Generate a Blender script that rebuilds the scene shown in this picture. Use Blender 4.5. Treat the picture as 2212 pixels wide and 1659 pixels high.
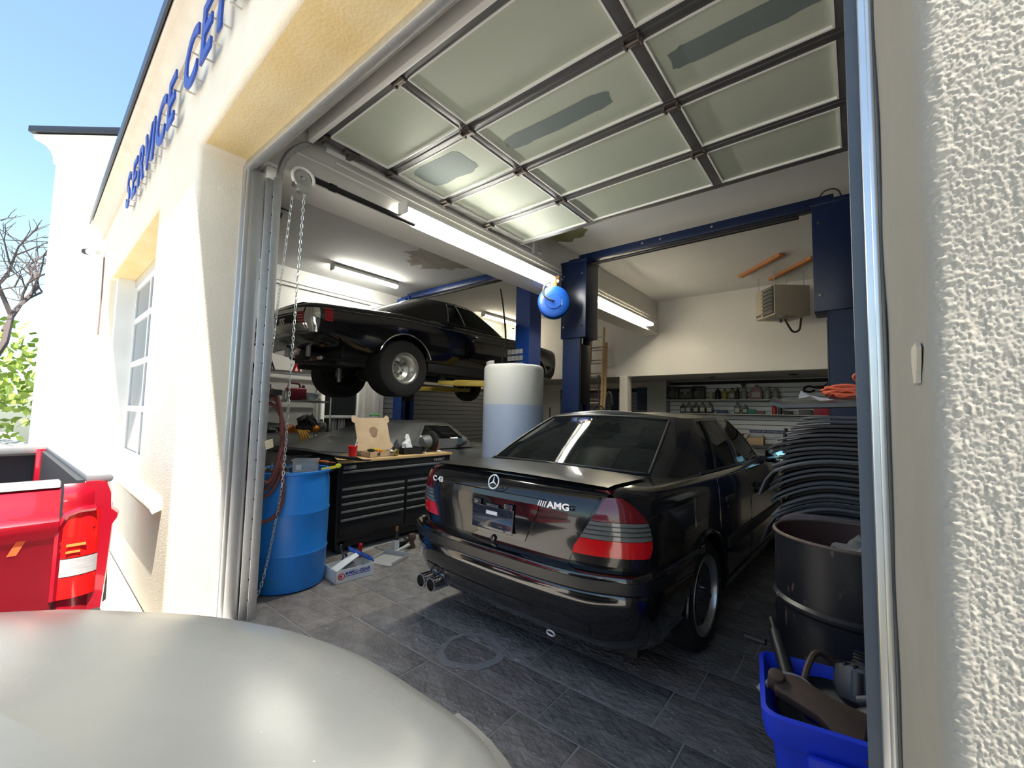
import bpy, bmesh, math, random
from mathutils import Vector, Matrix, noise
random.seed(7)
for o in list(bpy.data.objects): bpy.data.objects.remove(o)
SC = bpy.context.scene
COL = SC.collection
PI = math.pi
# ---------------------------------------------------------------- camera, world, sun, exposure
EYE = Vector((0, 0, 1.36))
YAW, PITCH, ROLL, FPX = .679376, .06842, .022378, 922.7
_F = Vector((-math.sin(YAW)*math.cos(PITCH), math.cos(YAW)*math.cos(PITCH), math.sin(PITCH)))
_r = Vector((math.cos(YAW), math.sin(YAW), 0)); _u = _r.cross(_F)
_R = _r*math.cos(ROLL)+_u*math.sin(ROLL); _U = -_r*math.sin(ROLL)+_u*math.cos(ROLL)
cam = bpy.data.cameras.new('camera'); co = bpy.data.objects.new('camera', cam); COL.objects.link(co)
cam.sensor_width = 36; cam.sensor_fit = 'HORIZONTAL'; cam.lens = 36*FPX/2212; cam.clip_start = .02; cam.clip_end = 500
_m = Matrix((_R, _U, -_F)).transposed().to_4x4(); _m.translation = EYE
co.matrix_world = _m
SC.camera = co
SUN = Vector((-2.3, 1.0, -6.7)).normalized()
w = bpy.data.worlds.new('sky'); SC.world = w; w.use_nodes = True
nt = w.node_tree; bg = nt.nodes['Background']
sk = nt.nodes.new('ShaderNodeTexSky'); sk.sky_type = 'NISHITA'; sk.sun_disc = False
sk.sun_elevation = math.asin(-SUN.z); sk.sun_rotation = math.atan2(-SUN.x, -SUN.y); sk.air_density = 1.0; sk.dust_density = 1.2; sk.ozone_density = 2.0
mxw = nt.nodes.new('ShaderNodeMix'); mxw.data_type = 'RGBA'; mxw.blend_type = 'MULTIPLY'; mxw.inputs[0].default_value = 1; mxw.inputs[7].default_value = (1, 1.05, .96, 1)
nt.links.new(sk.outputs[0], mxw.inputs[6]); nt.links.new(mxw.outputs[2], bg.inputs[0]); bg.inputs[1].default_value = .29
sl = bpy.data.lights.new('sun', 'SUN'); sl.energy = 15.0; sl.angle = .009; sl.color = (1, .95, .86)
so = bpy.data.objects.new('sun', sl); COL.objects.link(so); so.rotation_euler = SUN.to_track_quat('-Z', 'Y').to_euler(); so.location = (2, -2, 8)
SC.view_settings.view_transform = 'Standard'; SC.view_settings.look = 'None'; SC.view_settings.gamma = 1; SC.view_settings.exposure = .38
SC.view_settings.use_curve_mapping = False
TUBE = 85.0   # emission of the fluorescent tubes
# ---------------------------------------------------------------- helpers
MATS = {}
def M(name, col=(.5,.5,.5), rough=.5, metal=0, col2=None, nscale=5, namt=.5, bump=0, bscale=40, spec=.5, trans=0, alpha=1, emit=None, coat=0, stretch=None, contrast=1.0, noise2=None, ior=1.45):
    if name in MATS: return MATS[name]
    m = bpy.data.materials.new(name); m.use_nodes = True; MATS[name] = m
    n = m.node_tree.nodes; l = m.node_tree.links; b = n['Principled BSDF']
    b.inputs['Base Color'].default_value = (*col, 1); b.inputs['Roughness'].default_value = rough; b.inputs['Metallic'].default_value = metal
    b.inputs['Specular IOR Level'].default_value = spec; b.inputs['Transmission Weight'].default_value = trans; b.inputs['Alpha'].default_value = alpha
    b.inputs['Coat Weight'].default_value = coat; b.inputs['Coat Roughness'].default_value = .03; b.inputs['IOR'].default_value = ior
    if emit: b.inputs['Emission Color'].default_value = (*emit[:3], 1); b.inputs['Emission Strength'].default_value = emit[3]
    if col2 or bump:
        tc = n.new('ShaderNodeTexCoord'); src = tc.outputs['Object']
        if stretch:
            mp = n.new('ShaderNodeMapping'); mp.inputs['Scale'].default_value = stretch; l.new(src, mp.inputs[0]); src = mp.outputs[0]
    if col2:
        t = n.new('ShaderNodeTexNoise'); t.inputs['Scale'].default_value = nscale; t.inputs['Detail'].default_value = 8; t.inputs['Roughness'].default_value = .65
        l.new(src, t.inputs['Vector'])
        rp = n.new('ShaderNodeValToRGB'); h = .28/contrast
        rp.color_ramp.elements[0].position = max(0, namt-h); rp.color_ramp.elements[1].position = min(1, namt+h)
        rp.color_ramp.elements[0].color = (*col, 1); rp.color_ramp.elements[1].color = (*col2, 1)
        l.new(t.outputs['Fac'], rp.inputs[0]); out = rp.outputs[0]
        if noise2:   # (scale, position, colour): sparse specks / streaks
            t2 = n.new('ShaderNodeTexNoise'); t2.inputs['Scale'].default_value = noise2[0]; t2.inputs['Detail'].default_value = 6
            l.new(src, t2.inputs['Vector']); r2 = n.new('ShaderNodeValToRGB'); r2.color_ramp.elements[0].position = noise2[1]; r2.color_ramp.elements[1].position = noise2[1]+.06
            l.new(t2.outputs['Fac'], r2.inputs[0]); mx = n.new('ShaderNodeMix'); mx.data_type = 'RGBA'
            l.new(r2.outputs[0], mx.inputs[0]); l.new(out, mx.inputs[6]); mx.inputs[7].default_value = (*noise2[2], 1); out = mx.outputs[2]
        l.new(out, b.inputs['Base Color'])
    if bump:
        t = n.new('ShaderNodeTexNoise'); t.inputs['Scale'].default_value = bscale; t.inputs['Detail'].default_value = 6; l.new(src, t.inputs['Vector'])
        bp = n.new('ShaderNodeBump'); bp.inputs['Strength'].default_value = bump; bp.inputs['Distance'].default_value = .02
        l.new(t.outputs['Fac'], bp.inputs['Height']); l.new(bp.outputs[0], b.inputs['Normal'])
    return m

class MB:
    def __init__(s): s.v = []; s.f = []; s.m = []
    def add(s, vs, fs, mi=0):
        o = len(s.v); s.v += [Vector(p) for p in vs]; s.f += [tuple(i+o for i in f) for f in fs]; s.m += [mi]*len(fs); return s
    def box(s, x0, x1, y0, y1, z0, z1, mi=0):
        return s.add([(x0,y0,z0),(x1,y0,z0),(x1,y1,z0),(x0,y1,z0),(x0,y0,z1),(x1,y0,z1),(x1,y1,z1),(x0,y1,z1)],
                     [(3,2,1,0),(4,5,6,7),(0,1,5,4),(1,2,6,5),(2,3,7,6),(3,0,4,7)], mi)
    def obox(s, c, size, rot=(0,0,0), mi=0):
        from mathutils import Euler
        R = Euler(rot).to_matrix(); c = Vector(c); a, b, d = [q/2 for q in size]
        o = len(s.v); s.box(-a,a,-b,b,-d,d,mi)
        for i in range(o, len(s.v)): s.v[i] = R @ s.v[i] + c
        return s
    def bar(s, p0, p1, w, h, up=(0,0,1), mi=0):
        p0, p1 = Vector(p0), Vector(p1); d = (p1-p0).normalized(); up = Vector(up)
        if abs(d.dot(up)) > .98: up = Vector((0,1,0)) if abs(d.y) < .9 else Vector((1,0,0))
        a = d.cross(up).normalized()*(w/2); b = a.cross(d).normalized()*(h/2)
        vs = [p+i*a+j*b for p in (p0,p1) for i,j in ((-1,-1),(1,-1),(1,1),(-1,1))]
        return s.add(vs, [(0,1,2,3),(7,6,5,4),(0,4,5,1),(1,5,6,2),(2,6,7,3),(3,7,4,0)], mi)
    def cyl(s, p0, p1, r, n=16, r2=None, cap=True, mi=0):
        p0, p1 = Vector(p0), Vector(p1); d = (p1-p0).normalized(); up = Vector((0,0,1)) if abs(d.z) < .9 else Vector((1,0,0))
        a = d.cross(up).normalized(); b = d.cross(a); r2 = r if r2 is None else r2
        vs = []
        for p, q in ((p0,r),(p1,r2)): vs += [p+(a*math.cos(2*PI*i/n)+b*math.sin(2*PI*i/n))*q for i in range(n)]
        fs = [(i,(i+1)%n,n+(i+1)%n,n+i) for i in range(n)]
        if cap: fs += [tuple(range(n-1,-1,-1)), tuple(range(n,2*n))]
        return s.add(vs, fs, mi)
    def tube(s, pts, r, n=8, mi=0, cap=True, closed=False):
        pts = [Vector(p) for p in pts]; N = len(pts); o = len(s.v); vs = []; a = None
        for i, p in enumerate(pts):
            if closed: d = (pts[(i+1)%N]-pts[i-1]).normalized()
            else: d = (pts[min(i+1,N-1)]-pts[max(i-1,0)]).normalized()
            if a is None: a = d.cross(Vector((0,0,1)) if abs(d.z) < .9 else Vector((1,0,0))).normalized()
            else: a = (a - d*a.dot(d)).normalized()
            b = d.cross(a); q = r[i] if isinstance(r,(list,tuple)) else r
            vs += [p+(a*math.cos(2*PI*k/n)+b*math.sin(2*PI*k/n))*q for k in range(n)]
        fs = []
        for i in range(N if closed else N-1):
            j = (i+1) % N
            fs += [(i*n+k, i*n+(k+1)%n, j*n+(k+1)%n, j*n+k) for k in range(n)]
        if cap and not closed: fs += [tuple(range(n-1,-1,-1)), tuple(range((N-1)*n, N*n))]
        return s.add(vs, fs, mi)
    def lathe(s, prof, n=32, c=(0,0,0), axis='Z', mi=0):
        c = Vector(c); vs = []; k = len(prof)
        for i in range(n):
            t = 2*PI*i/n
            for r, z in prof:
                x, y = r*math.cos(t), r*math.sin(t)
                vs.append(c + Vector({'Z':(x,y,z),'X':(z,x,y),'Y':(y,z,x)}[axis]))
        fs = []
        for i in range(n):
            j = (i+1) % n
            for q in range(k-1): fs.append((i*k+q, j*k+q, j*k+q+1, i*k+q+1))
        return s.add(vs, fs, mi)
    def grid(s, rows, mi=0, closed=False, flip=False):
        nr, nc = len(rows), len(rows[0]); vs = [p for r in rows for p in r]; fs = []
        for i in range(nr-1):
            for j in range(nc if closed else nc-1):
                k = (j+1) % nc; q = (i*nc+j, i*nc+k, (i+1)*nc+k, (i+1)*nc+j)
                fs.append(q[::-1] if flip else q)
        return s.add(vs, fs, mi)
    def prism(s, poly, h0, h1, plane='XY', mi=0):
        f = {'XY':lambda a,b,h:(a,b,h),'XZ':lambda a,b,h:(a,h,b),'YZ':lambda a,b,h:(h,a,b)}[plane]; n = len(poly)
        vs = [f(a,b,h0) for a,b in poly]+[f(a,b,h1) for a,b in poly]
        return s.add(vs, [tuple(range(n)), tuple(range(2*n-1,n-1,-1))]+[(i,n+i,n+(i+1)%n,(i+1)%n) for i in range(n)], mi)
    def ball(s, c, r, n=12, sc=(1,1,1), mi=0):
        c = Vector(c); rows = []
        for i in range(n//2+1):
            ph = PI*i/(n//2)
            rows.append([c+Vector((r*sc[0]*math.sin(ph)*math.cos(2*PI*j/n), r*sc[1]*math.sin(ph)*math.sin(2*PI*j/n), -r*sc[2]*math.cos(ph))) for j in range(n)])
        return s.grid(rows, mi, closed=True)
    def xform(s, mat, start=0):
        for i in range(start, len(s.v)): s.v[i] = mat @ s.v[i]
        return s

def build(name, mb, mats, parent=None, bevel=0, seg=2, smooth=40, loc=None, rot=None, kind=None, label=None, weld=True):
    me = bpy.data.meshes.new(name); bm = bmesh.new()
    vs = [bm.verts.new(p) for p in mb.v]
    for f, mi in zip(mb.f, mb.m):
        if len(set(f)) < 3: continue
        try: fc = bm.faces.new([vs[i] for i in f]); fc.material_index = mi; fc.smooth = bool(smooth)
        except ValueError: pass
    if weld: bmesh.ops.remove_doubles(bm, verts=bm.verts, dist=1e-5)
    bmesh.ops.recalc_face_normals(bm, faces=bm.faces)
    if bevel:
        es = [e for e in bm.edges if len(e.link_faces) == 2 and e.calc_face_angle(0) > .6]
        bmesh.ops.bevel(bm, geom=es, offset=bevel, segments=seg, affect='EDGES', profile=.5, clamp_overlap=True)
        for f in bm.faces: f.smooth = bool(smooth)
    bm.to_mesh(me); bm.free()
    for m in (mats if isinstance(mats, (list, tuple)) else [mats]): me.materials.append(m)
    if smooth: me.set_sharp_from_angle(angle=math.radians(smooth))
    o = bpy.data.objects.new(name, me); COL.objects.link(o)
    if parent: o.parent = parent
    if loc: o.location = loc
    if rot: o.rotation_euler = rot
    if kind: o['kind'] = kind
    if label: o['label'] = label
    return o
def tag(o, label, cat, group=None, kind=None):
    o['label'] = label; o['category'] = cat
    if group: o['group'] = group
    if kind: o['kind'] = kind
    return o
def thing(name, label, cat, loc=(0,0,0), rotz=0, group=None, rot=None):
    o = bpy.data.objects.new(name, None); COL.objects.link(o); o.empty_display_size = .1
    o.location = loc; o.rotation_euler = rot or (0,0,rotz)
    return tag(o, label, cat, group)
def struct(name, mb, mat, parent=None, **k):
    return build(name, mb, mat, parent, kind='structure' if not parent else None, **k)
def copyo(o, parent=None, loc=None, rot=None):
    c = o.copy(); COL.objects.link(c)
    if parent: c.parent = parent
    if loc is not None: c.location = loc
    if rot is not None: c.rotation_euler = rot
    return c
def copytree(o, loc, rotz=None, label=None):
    c = copyo(o, None, loc)
    if rotz is not None: c.rotation_euler = (0,0,rotz)
    if label: c['label'] = label
    for ch in list(o.children):
        d = copyo(ch, c)
        for g in list(ch.children): copyo(g, d)
    return c
def cr(pts, n, closed=False):
    """Catmull-Rom through points, n samples per span"""
    pts = [Vector(p) for p in pts]; out = []; N = len(pts)
    for i in range(N if closed else N-1):
        if closed: a, b, c, d = pts[i-1], pts[i], pts[(i+1)%N], pts[(i+2)%N]
        else: a, b, c, d = pts[max(i-1,0)], pts[i], pts[i+1], pts[min(i+2,N-1)]
        for k in range(n):
            t = k/n; out.append(.5*((2*b)+(c-a)*t+(2*a-5*b+4*c-d)*t*t+(3*b-a-3*c+d)*t**3))
    if not closed: out.append(pts[-1])
    return out
def lerp(a, b, t): return a+(b-a)*t
def interp(xs, ys, x):
    if x <= xs[0]: return ys[0]
    for i in range(len(xs)-1):
        if x <= xs[i+1]: return lerp(ys[i], ys[i+1], (x-xs[i])/(xs[i+1]-xs[i]))
    return ys[-1]
def text(name, s, size, depth, mat, parent, loc, rot, bold=0, shear=0, sx=1, align='LEFT', label=None, spacing=1):
    cu = bpy.data.curves.new(name, 'FONT'); cu.body = s; cu.size = size; cu.extrude = depth/2; cu.offset = bold; cu.shear = shear; cu.align_x = align; cu.space_character = spacing; cu.resolution_u = 4
    t = bpy.data.objects.new(name, cu); COL.objects.link(t)
    dg = bpy.context.evaluated_depsgraph_get(); dg.update()
    me = bpy.data.meshes.new_from_object(t.evaluated_get(dg)); bpy.data.objects.remove(t); bpy.data.curves.remove(cu)
    me.materials.clear(); me.materials.append(mat)
    o = bpy.data.objects.new(name, me); COL.objects.link(o)
    if parent: o.parent = parent
    o.location = loc; o.rotation_euler = rot; o.scale = (sx, 1, 1)
    if label: o['label'] = label
    return o
# ---------------------------------------------------------------- materials shared by many things
stucco = M('stucco_cream', (.62,.55,.44), .9, col2=(.70,.63,.52), nscale=3, bump=.25, bscale=120)  # cream stucco of the facade, its ledge and the wall core
stucco_y = M('stucco_yellow', (.60,.44,.18), .9, col2=(.68,.58,.38), nscale=2.2, bump=.2, bscale=60)  # yellower stucco tone for the undersides over the openings
white_paint = M('white_wall_paint', (.70,.69,.66), .8, col2=(.75,.74,.71), nscale=2, bump=.08, bscale=60)
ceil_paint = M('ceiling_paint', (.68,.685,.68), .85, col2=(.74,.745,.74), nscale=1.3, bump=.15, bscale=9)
galv = M('galvanised_steel', (.50,.51,.52), .42, .85, col2=(.62,.63,.64), nscale=30)
alu = M('aluminium', (.62,.63,.64), .35, .9, col2=(.70,.71,.72), nscale=12)
chrome = M('chrome', (.82,.82,.82), .08, 1)
black_paint = M('black_car_paint', (.003,.003,.0045), .16, 0, coat=.6, spec=.5)
black_plastic = M('black_plastic', (.012,.012,.013), .5)
rubber = M('tyre_rubber', (.012,.012,.0125), .75, bump=.1, bscale=30)
navy = M('navy_lift_paint', (.0025,.010,.045), .38, col2=(.004,.014,.055), nscale=6)
blue_lift = M('blue_lift_paint', (.004,.028,.16), .35, col2=(.006,.036,.19), nscale=5)
yellow_paint = M('yellow_lift_arm_paint', (.50,.36,.03), .5, col2=(.34,.25,.05), nscale=6)
dark_metal = M('dark_steel', (.03,.03,.032), .5, .6)
wood = M('wood', (.42,.28,.14), .6, col2=(.55,.38,.2), nscale=3, stretch=(1,12,12))
white_enamel = M('white_enamel', (.72,.72,.70), .4)
red_plastic = M('red_plastic', (.55,.012,.015), .35)
# ================================================================ structure
FR = math.radians(2.5)     # the outer facade is turned a little against the door line
FO = Vector((-3.12, .73, 0))
def fac(a, b, z):          # a along the facade from the door's left corner (negative = left), b outwards
    return Vector((FO.x + a*math.cos(-FR) + b*math.sin(-FR), FO.y + a*math.sin(-FR) - b*math.cos(-FR), z))
# ground outside
g = MB().box(-30, 30, -40, 1.05, -.2, 0)
struct('floor_pavement', g, M('concrete_pavement', (.40,.38,.35), .9, col2=(.48,.46,.42), nscale=1.5, bump=.4, bscale=60))
# front wall: cells with two openings
def cell_wall(xs, zs, holes, y0, y1, f):
    mb = MB(); nx, nz = len(xs)-1, len(zs)-1
    solid = lambda i, j: 0 <= i < nx and 0 <= j < nz and (i, j) not in holes
    V = lambda i, j, k: f(xs[i], (y0, y1)[k], zs[j])
    for i in range(nx):
        for j in range(nz):
            if not solid(i, j): continue
            for k in (0, 1): mb.add([V(i,j,k),V(i+1,j,k),V(i+1,j+1,k),V(i,j+1,k)], [(0,1,2,3)])
            if not solid(i-1,j): mb.add([V(i,j,0),V(i,j,1),V(i,j+1,1),V(i,j+1,0)], [(0,1,2,3)])
            if not solid(i+1,j): mb.add([V(i+1,j,0),V(i+1,j,1),V(i+1,j+1,1),V(i+1,j+1,0)], [(0,1,2,3)])
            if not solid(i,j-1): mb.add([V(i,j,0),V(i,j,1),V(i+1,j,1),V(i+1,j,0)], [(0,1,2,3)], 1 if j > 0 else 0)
            if not solid(i,j+1): mb.add([V(i,j+1,0),V(i,j+1,1),V(i+1,j+1,1),V(i+1,j+1,0)], [(0,1,2,3)])
    return mb
def facw(a, b, z):   # thickness measured straight inwards so that the inner face stays on the door line
    p = fac(a, 0, z)
    if b: p.y = 1.03 if a >= 0 else p.y+.30
    return p
xs = [-5.3, -4.35, -1.15, 0, 3.19]; zs = [0, .74, 2.985, 4.0]
fw = cell_wall(xs, zs, {(1,1),(3,0),(3,1)}, 0, 1, facw)
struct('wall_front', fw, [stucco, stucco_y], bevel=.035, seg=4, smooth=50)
# stucco wall right of the door: modelled relief (smooth reveal, rough face)
def stucco_wall():
    plan = []
    y1 = fac(3.19, 0, 0).y
    for i in range(8): plan.append((.044+.012*i/7, lerp(1.02, y1+.025, i/7), 0, (-1,-.04)))
    R = .02
    cx_, cy_ = .056+R, y1+R
    for i in range(1, 17):
        a = PI + i/16*(PI/2)
        plan.append((cx_+R*math.cos(a), cy_+R*math.sin(a), max(0,min(1,(i-3)/7)), (math.cos(a), math.sin(a))))
    x = cx_
    while x < .15: x += .0009; plan.append((x, y1-(x-cx_)*math.tan(FR), 1, (-.04,-1)))
    for x in (.17,.2,.25,.32,.42,.6, .9, 1.5, 2.6): plan.append((x, y1-(x-cx_)*math.tan(FR), .3, (-.04,-1)))
    z = 0; zz = []
    while z < 3.1: zz.append(z); z += .0013 if .84 <= z <= 1.92 else .06
    zz.append(3.9)
    rows = []
    for z in zz:
        row = []
        for x, y, amp, n in plan:
            p = Vector((x*1.0, y*.6, z))
            d = 0
            if amp:
                q = Vector((x*380, 0, z*310+x*80)); d = noise.fractal(q, .75, 2.0, 4)*.5
                d += max(0, noise.noise(Vector((x*230+3, 7, z*165)))-.05)*1.0
                d -= max(0, noise.noise(Vector((x*80+30, 3, z*30)))-.30)*1.6
                d *= .0015*amp
            wob = noise.noise(Vector((x*3, 1, z*5)))*.004
            row.append((x+n[0]*(d+wob), y+n[1]*(d+wob), z))
        rows.append(row)
    return MB().grid(rows)
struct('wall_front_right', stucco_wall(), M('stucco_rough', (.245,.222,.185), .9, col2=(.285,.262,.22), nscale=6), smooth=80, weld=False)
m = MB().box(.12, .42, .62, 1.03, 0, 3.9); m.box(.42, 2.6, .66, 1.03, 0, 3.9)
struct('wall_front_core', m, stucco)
# smooth patched strip and bare chip on the right reveal
chip = [(.026*math.cos(a)*(1+.35*math.sin(3*a)), .03*math.sin(a)*(1+.3*math.cos(2*a))) for a in [k*PI/7 for k in range(14)]]
m = MB(); m.prism(chip, 0, .004, 'YZ'); o = build('plaster_chip', m, M('bare_plaster', (.55,.54,.5), .9, col2=(.42,.33,.2), nscale=40)); o.location = (.0515, .655, 1.425); o.rotation_euler = (0,0,0)
tag(o, 'small bare chip in the plaster of the right door reveal', 'chip')
# cornice, flashing and ledge
def sweep(prof, a0, a1, mat, name, **k):
    rows = [[fac(a, b, z) for b, z in prof] for a in (a0, (a0+a1)/2, a1)]
    mb = MB().grid(rows, closed=True)
    mb.add(rows[0], [tuple(range(len(prof)))]); mb.add(rows[-1], [tuple(range(len(prof)))])
    return struct(name, mb, mat, **k)
cove = [(0,3.74),(.025,3.74),(.03,3.76)]+[(.03+.10*(1-math.cos(t)), 3.76+.15*math.sin(t)) for t in [k*PI/12 for k in range(1,7)]]+[(.14,3.92),(.14,3.97),(0,4.0),(-.2,4.0)]
sweep(cove, -5.35, 6, M('stucco_cornice', (.47,.41,.34), .9, col2=(.58,.52,.44), nscale=5, bump=.3, bscale=30), 'trim_1', smooth=35)
sweep([(.15,3.94),(.165,3.94),(.165,4.05),(.1,4.07),(-.25,4.07),(-.25,4.0),(.15,4.0)], -5.4, 6, M('black_flashing', (.012,.014,.02), .35), 'trim_2')
led = [(0,.72),(.045,.70),(.06,.73),(.05,.755),(0,.80)]
sweep(led, -2.2, -.22, stucco, 'trim_3', smooth=60)
# door frame of the main opening: aluminium angles
m = MB()
m.box(-3.135,-3.115,.98,1.04,0,2.955); m.box(-3.14,-3.112,1.03,1.115,0,2.96)
m.box(-3.105,-3.098,1.0,1.03,0,2.95)
struct('trim_4', m, alu, bevel=.003)
m = MB(); m.box(-3.13,.05,.99,1.035,2.94,2.985); m.box(-3.1,.05,1.03,1.05,2.955,2.985)
struct('trim_5', m, galv, bevel=.004)
m = MB(); m.box(.02,.046,1.0,1.035,0,2.95); m.box(.030,.040,.985,1.0,0,2.95)
struct('trim_6', m, alu, bevel=.003)
m = MB(); m.box(.0,.045,1.05,1.20,0,3.0)
struct('trim_7', m, M('blue_grey_jamb', (.065,.08,.105), .45, col2=(.085,.10,.12), nscale=8), bevel=.003)
# screws on the frames
sc = MB().cyl((0,0,0),(0,0,.004),.006,10)
# interior shell
CZ = 3.72; XL = -7.35; XR = .75; YB = 8.6; YR = 10.3
struct('ceiling', MB().box(XL-.1, XR+.1, 1.0, YB+.1, CZ, CZ+.1), ceil_paint)
struct('wall_left', MB().box(XL-.12, XL, 1.0, YR, 0, CZ), white_paint)
struct('wall_right', MB().box(XR, XR+.12, 1.0, YR, 0, CZ), M('dark_grey_wall', (.09,.09,.092), .8))
struct('wall_back', MB().box(XL, XR, YB, YB+.12, 2.2, CZ), white_paint)
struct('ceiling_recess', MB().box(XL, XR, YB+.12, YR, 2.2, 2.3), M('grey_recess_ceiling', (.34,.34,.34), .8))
struct('wall_recess', MB().box(XL, XR, YR, YR+.12, 0, 2.3), white_paint)
struct('wall_front_inner', MB().box(XL, -4.2, 1.33, 1.39, 0, CZ).box(-4.2, -3.16, 1.031, 1.06, 0, CZ).box(-3.16, XR, 1.031, 1.09, 3.0, CZ), M('bare_block', (.30,.285,.26), .9, col2=(.4,.38,.34), nscale=8, bump=.3, bscale=25))
m = MB().box(-3.96,-3.78,YB-.02,YB+.2,0,2.2); struct('wall_post', m, white_paint, bevel=.006)
# down lights in the recess ceiling
for i, (x, y) in enumerate(((-2.3,9.4),(-.9,9.4))):
    o = build('downlight', MB().cyl((0,0,-.012),(0,0,.0),.075,20).cyl((0,0,-.02),(0,0,-.012),.06,20), M('downlight_dark', (.05,.05,.05), .5))
    o.location = (x,y,2.2); tag(o, ('round unlit downlight in recess ceiling nearer the white post','round unlit downlight in recess ceiling nearer the right lift column')[i], 'downlight', 'recess downlights')
# floor: stamped slate slabs
flo = struct('floor', MB().box(XL, XR, 1.03, YR, -.2, -.006), M('floor_joint', (.26,.245,.23), .9, col2=(.36,.35,.33), nscale=9))
slate = [M('slate_%d' % i, c, .62, col2=c2, nscale=5+i, bump=.9, bscale=22, contrast=1.7, noise2=(34, .655, (.42,.41,.40)), stretch=(1,1.6,1)) for i, (c, c2) in enumerate([((.105,.097,.092),(.23,.214,.202)),((.12,.106,.097),(.25,.225,.206)),((.096,.091,.088),(.215,.203,.195)),((.118,.109,.103),(.26,.244,.23))])]
rows_y = [1.03,1.34,1.645,1.945,2.26,2.55,2.86,3.17,3.48,3.79,4.10,4.41,4.72,5.03,5.34,5.65,5.96,6.27,6.58]
random.seed(11)
starts = {1.645:[-1.155,-.60], 1.945:[-1.434,-1.05,-.742], 2.26:[-1.05,-.657]}
used = set()
for ri in range(len(rows_y)-1):
    y0, y1 = rows_y[ri], rows_y[ri+1]
    x = -3.95 + random.random()*.3; xs_ = [x]
    fixed = starts.get(y0, [])
    while x < .7:
        wd = random.choice((.32,.46,.46,.62,.62,.78)); x += wd
        for fx in fixed:
            if abs(x-fx) < .25 and fx > xs_[-1]+.2: x = fx
        xs_.append(x)
    for a, b in zip(xs_[:-1], xs_[1:]):
        j = .0045; h = random.uniform(-.0015, .0015)
        def jit(): return random.uniform(-.002,.002)
        mb = MB(); t = [(a+j+jit(),y0+j+jit()),(b-j+jit(),y0+j+jit()),(b-j+jit(),y1-j+jit()),(a+j+jit(),y1-j+jit())]
        c = ((a+b)/2, (y0+y1)/2)
        inn = [(lerp(p[0],c[0],.0)+(.008 if p[0]<c[0] else -.008), p[1]+(.008 if p[1]<c[1] else -.008)) for p in t]
        vs = [(p[0]-c[0],p[1]-c[1],-.012) for p in t]+[(p[0]-c[0],p[1]-c[1],-.0035) for p in t]+[(p[0]-c[0],p[1]-c[1],h) for p in inn]
        mb.add(vs, [(8,9,10,11)]+[(i,(i+1)%4,4+(i+1)%4,4+i) for i in range(4)]+[(4+i,4+(i+1)%4,8+(i+1)%4,8+i) for i in range(4)])
        build('slab', mb, random.choice(slate), flo, smooth=60, loc=(c[0],c[1],0))
# chalky ring stain left by a wheel or drum on the slabs
ring = MB(); random.seed(5)
rr = []
for k in range(40):
    a = 2*PI*k/40; r0 = .15+.004*math.sin(3*a+1)+random.uniform(-.006,.006); r1 = r0+.035+.02*max(0,math.cos(a-5.4))+random.uniform(-.006,.006)
    rr.append(((r0*math.cos(a), r0*math.sin(a), 0), (r1*math.cos(a), r1*math.sin(a), 0)))
ring.grid([[p[0] for p in rr],[p[1] for p in rr]], closed=True)
o = build('ring_stain', ring, M('chalk_stain', (.30,.295,.285), .9, col2=(.16,.155,.15), nscale=60), loc=(-1.76,1.86,.0022)); tag(o, 'pale chalky ring stain on the slate floor behind the black sedan', 'stain')
# beam between the two bays, with lips and conduits
bm_ = MB().box(-3.42,-3.14,1.09,YB,3.06,CZ); bm_.box(-3.45,-3.11,1.09,YB,3.03,3.06); bm_.box(-3.16,-3.125,1.09,YB,3.34,3.40)
struct('ceiling_beam', bm_, white_paint, bevel=.004)
m = MB(); m.tube([(-3.09,1.3,3.2),(-3.09,4.9,3.2)], .012, 8); m.tube([(-3.1,1.6,3.27),(-3.1,8.5,3.27)], .009, 8)
o = build('conduit', m, white_enamel); tag(o, 'pair of white electrical conduits running along the ceiling beam', 'conduit')
m = MB(); m.tube([(-3.08,1.35,3.05),(-3.08,2.35,3.05)], .022, 10); m.cyl((-3.08,1.55,3.05),(-3.08,1.6,3.05),.028,10)
o = build('steel_pipe', m, dark_metal); tag(o, 'black steel pipe clipped along the lower edge of the beam', 'pipe')
# green bare patch and brown damp stain on the ceiling
def blob(cx, cy, rx, ry, n, seed, amp):
    random.seed(seed); return [(cx+rx*math.cos(2*PI*k/n)*(1+random.uniform(-amp,amp)), cy+ry*math.sin(2*PI*k/n)*(1+random.uniform(-amp,amp))) for k in range(n)]
m = MB().prism(blob(-2.93,4.62,.33,.26,30,3,.22), CZ-.003, CZ+.01)
o = build('peeled_patch', m, M('old_green_paint', (.16,.17,.07), .8, col2=(.22,.22,.11), nscale=12)); tag(o, 'olive green patch where the white ceiling paint has peeled off', 'patch')
m = MB().prism(blob(-4.9,4.3,.62,.5,40,9,.2), CZ-.002, CZ+.01)
o = build('damp_stain', m, M('damp_stain', (.30,.25,.18), .9, col2=(.52,.50,.47), nscale=5)); tag(o, 'brown damp stain on the ceiling above the raised coupe', 'stain')
m = MB(); m.add([(-5.35,2.0,CZ-.002),(-5.2,2.02,CZ-.002),(-5.12,2.0,CZ-.07),(-5.3,2.1,CZ-.1),(-5.36,2.14,CZ-.002),(-5.2,2.2,CZ-.02)], [(0,1,2),(0,2,3),(0,3,4),(1,5,2)])
o = build('paint_flake', m, M('flake_dark', (.12,.12,.11), .9), smooth=0); tag(o, 'dark torn paint flake hanging from the left bay ceiling', 'flake')
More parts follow.
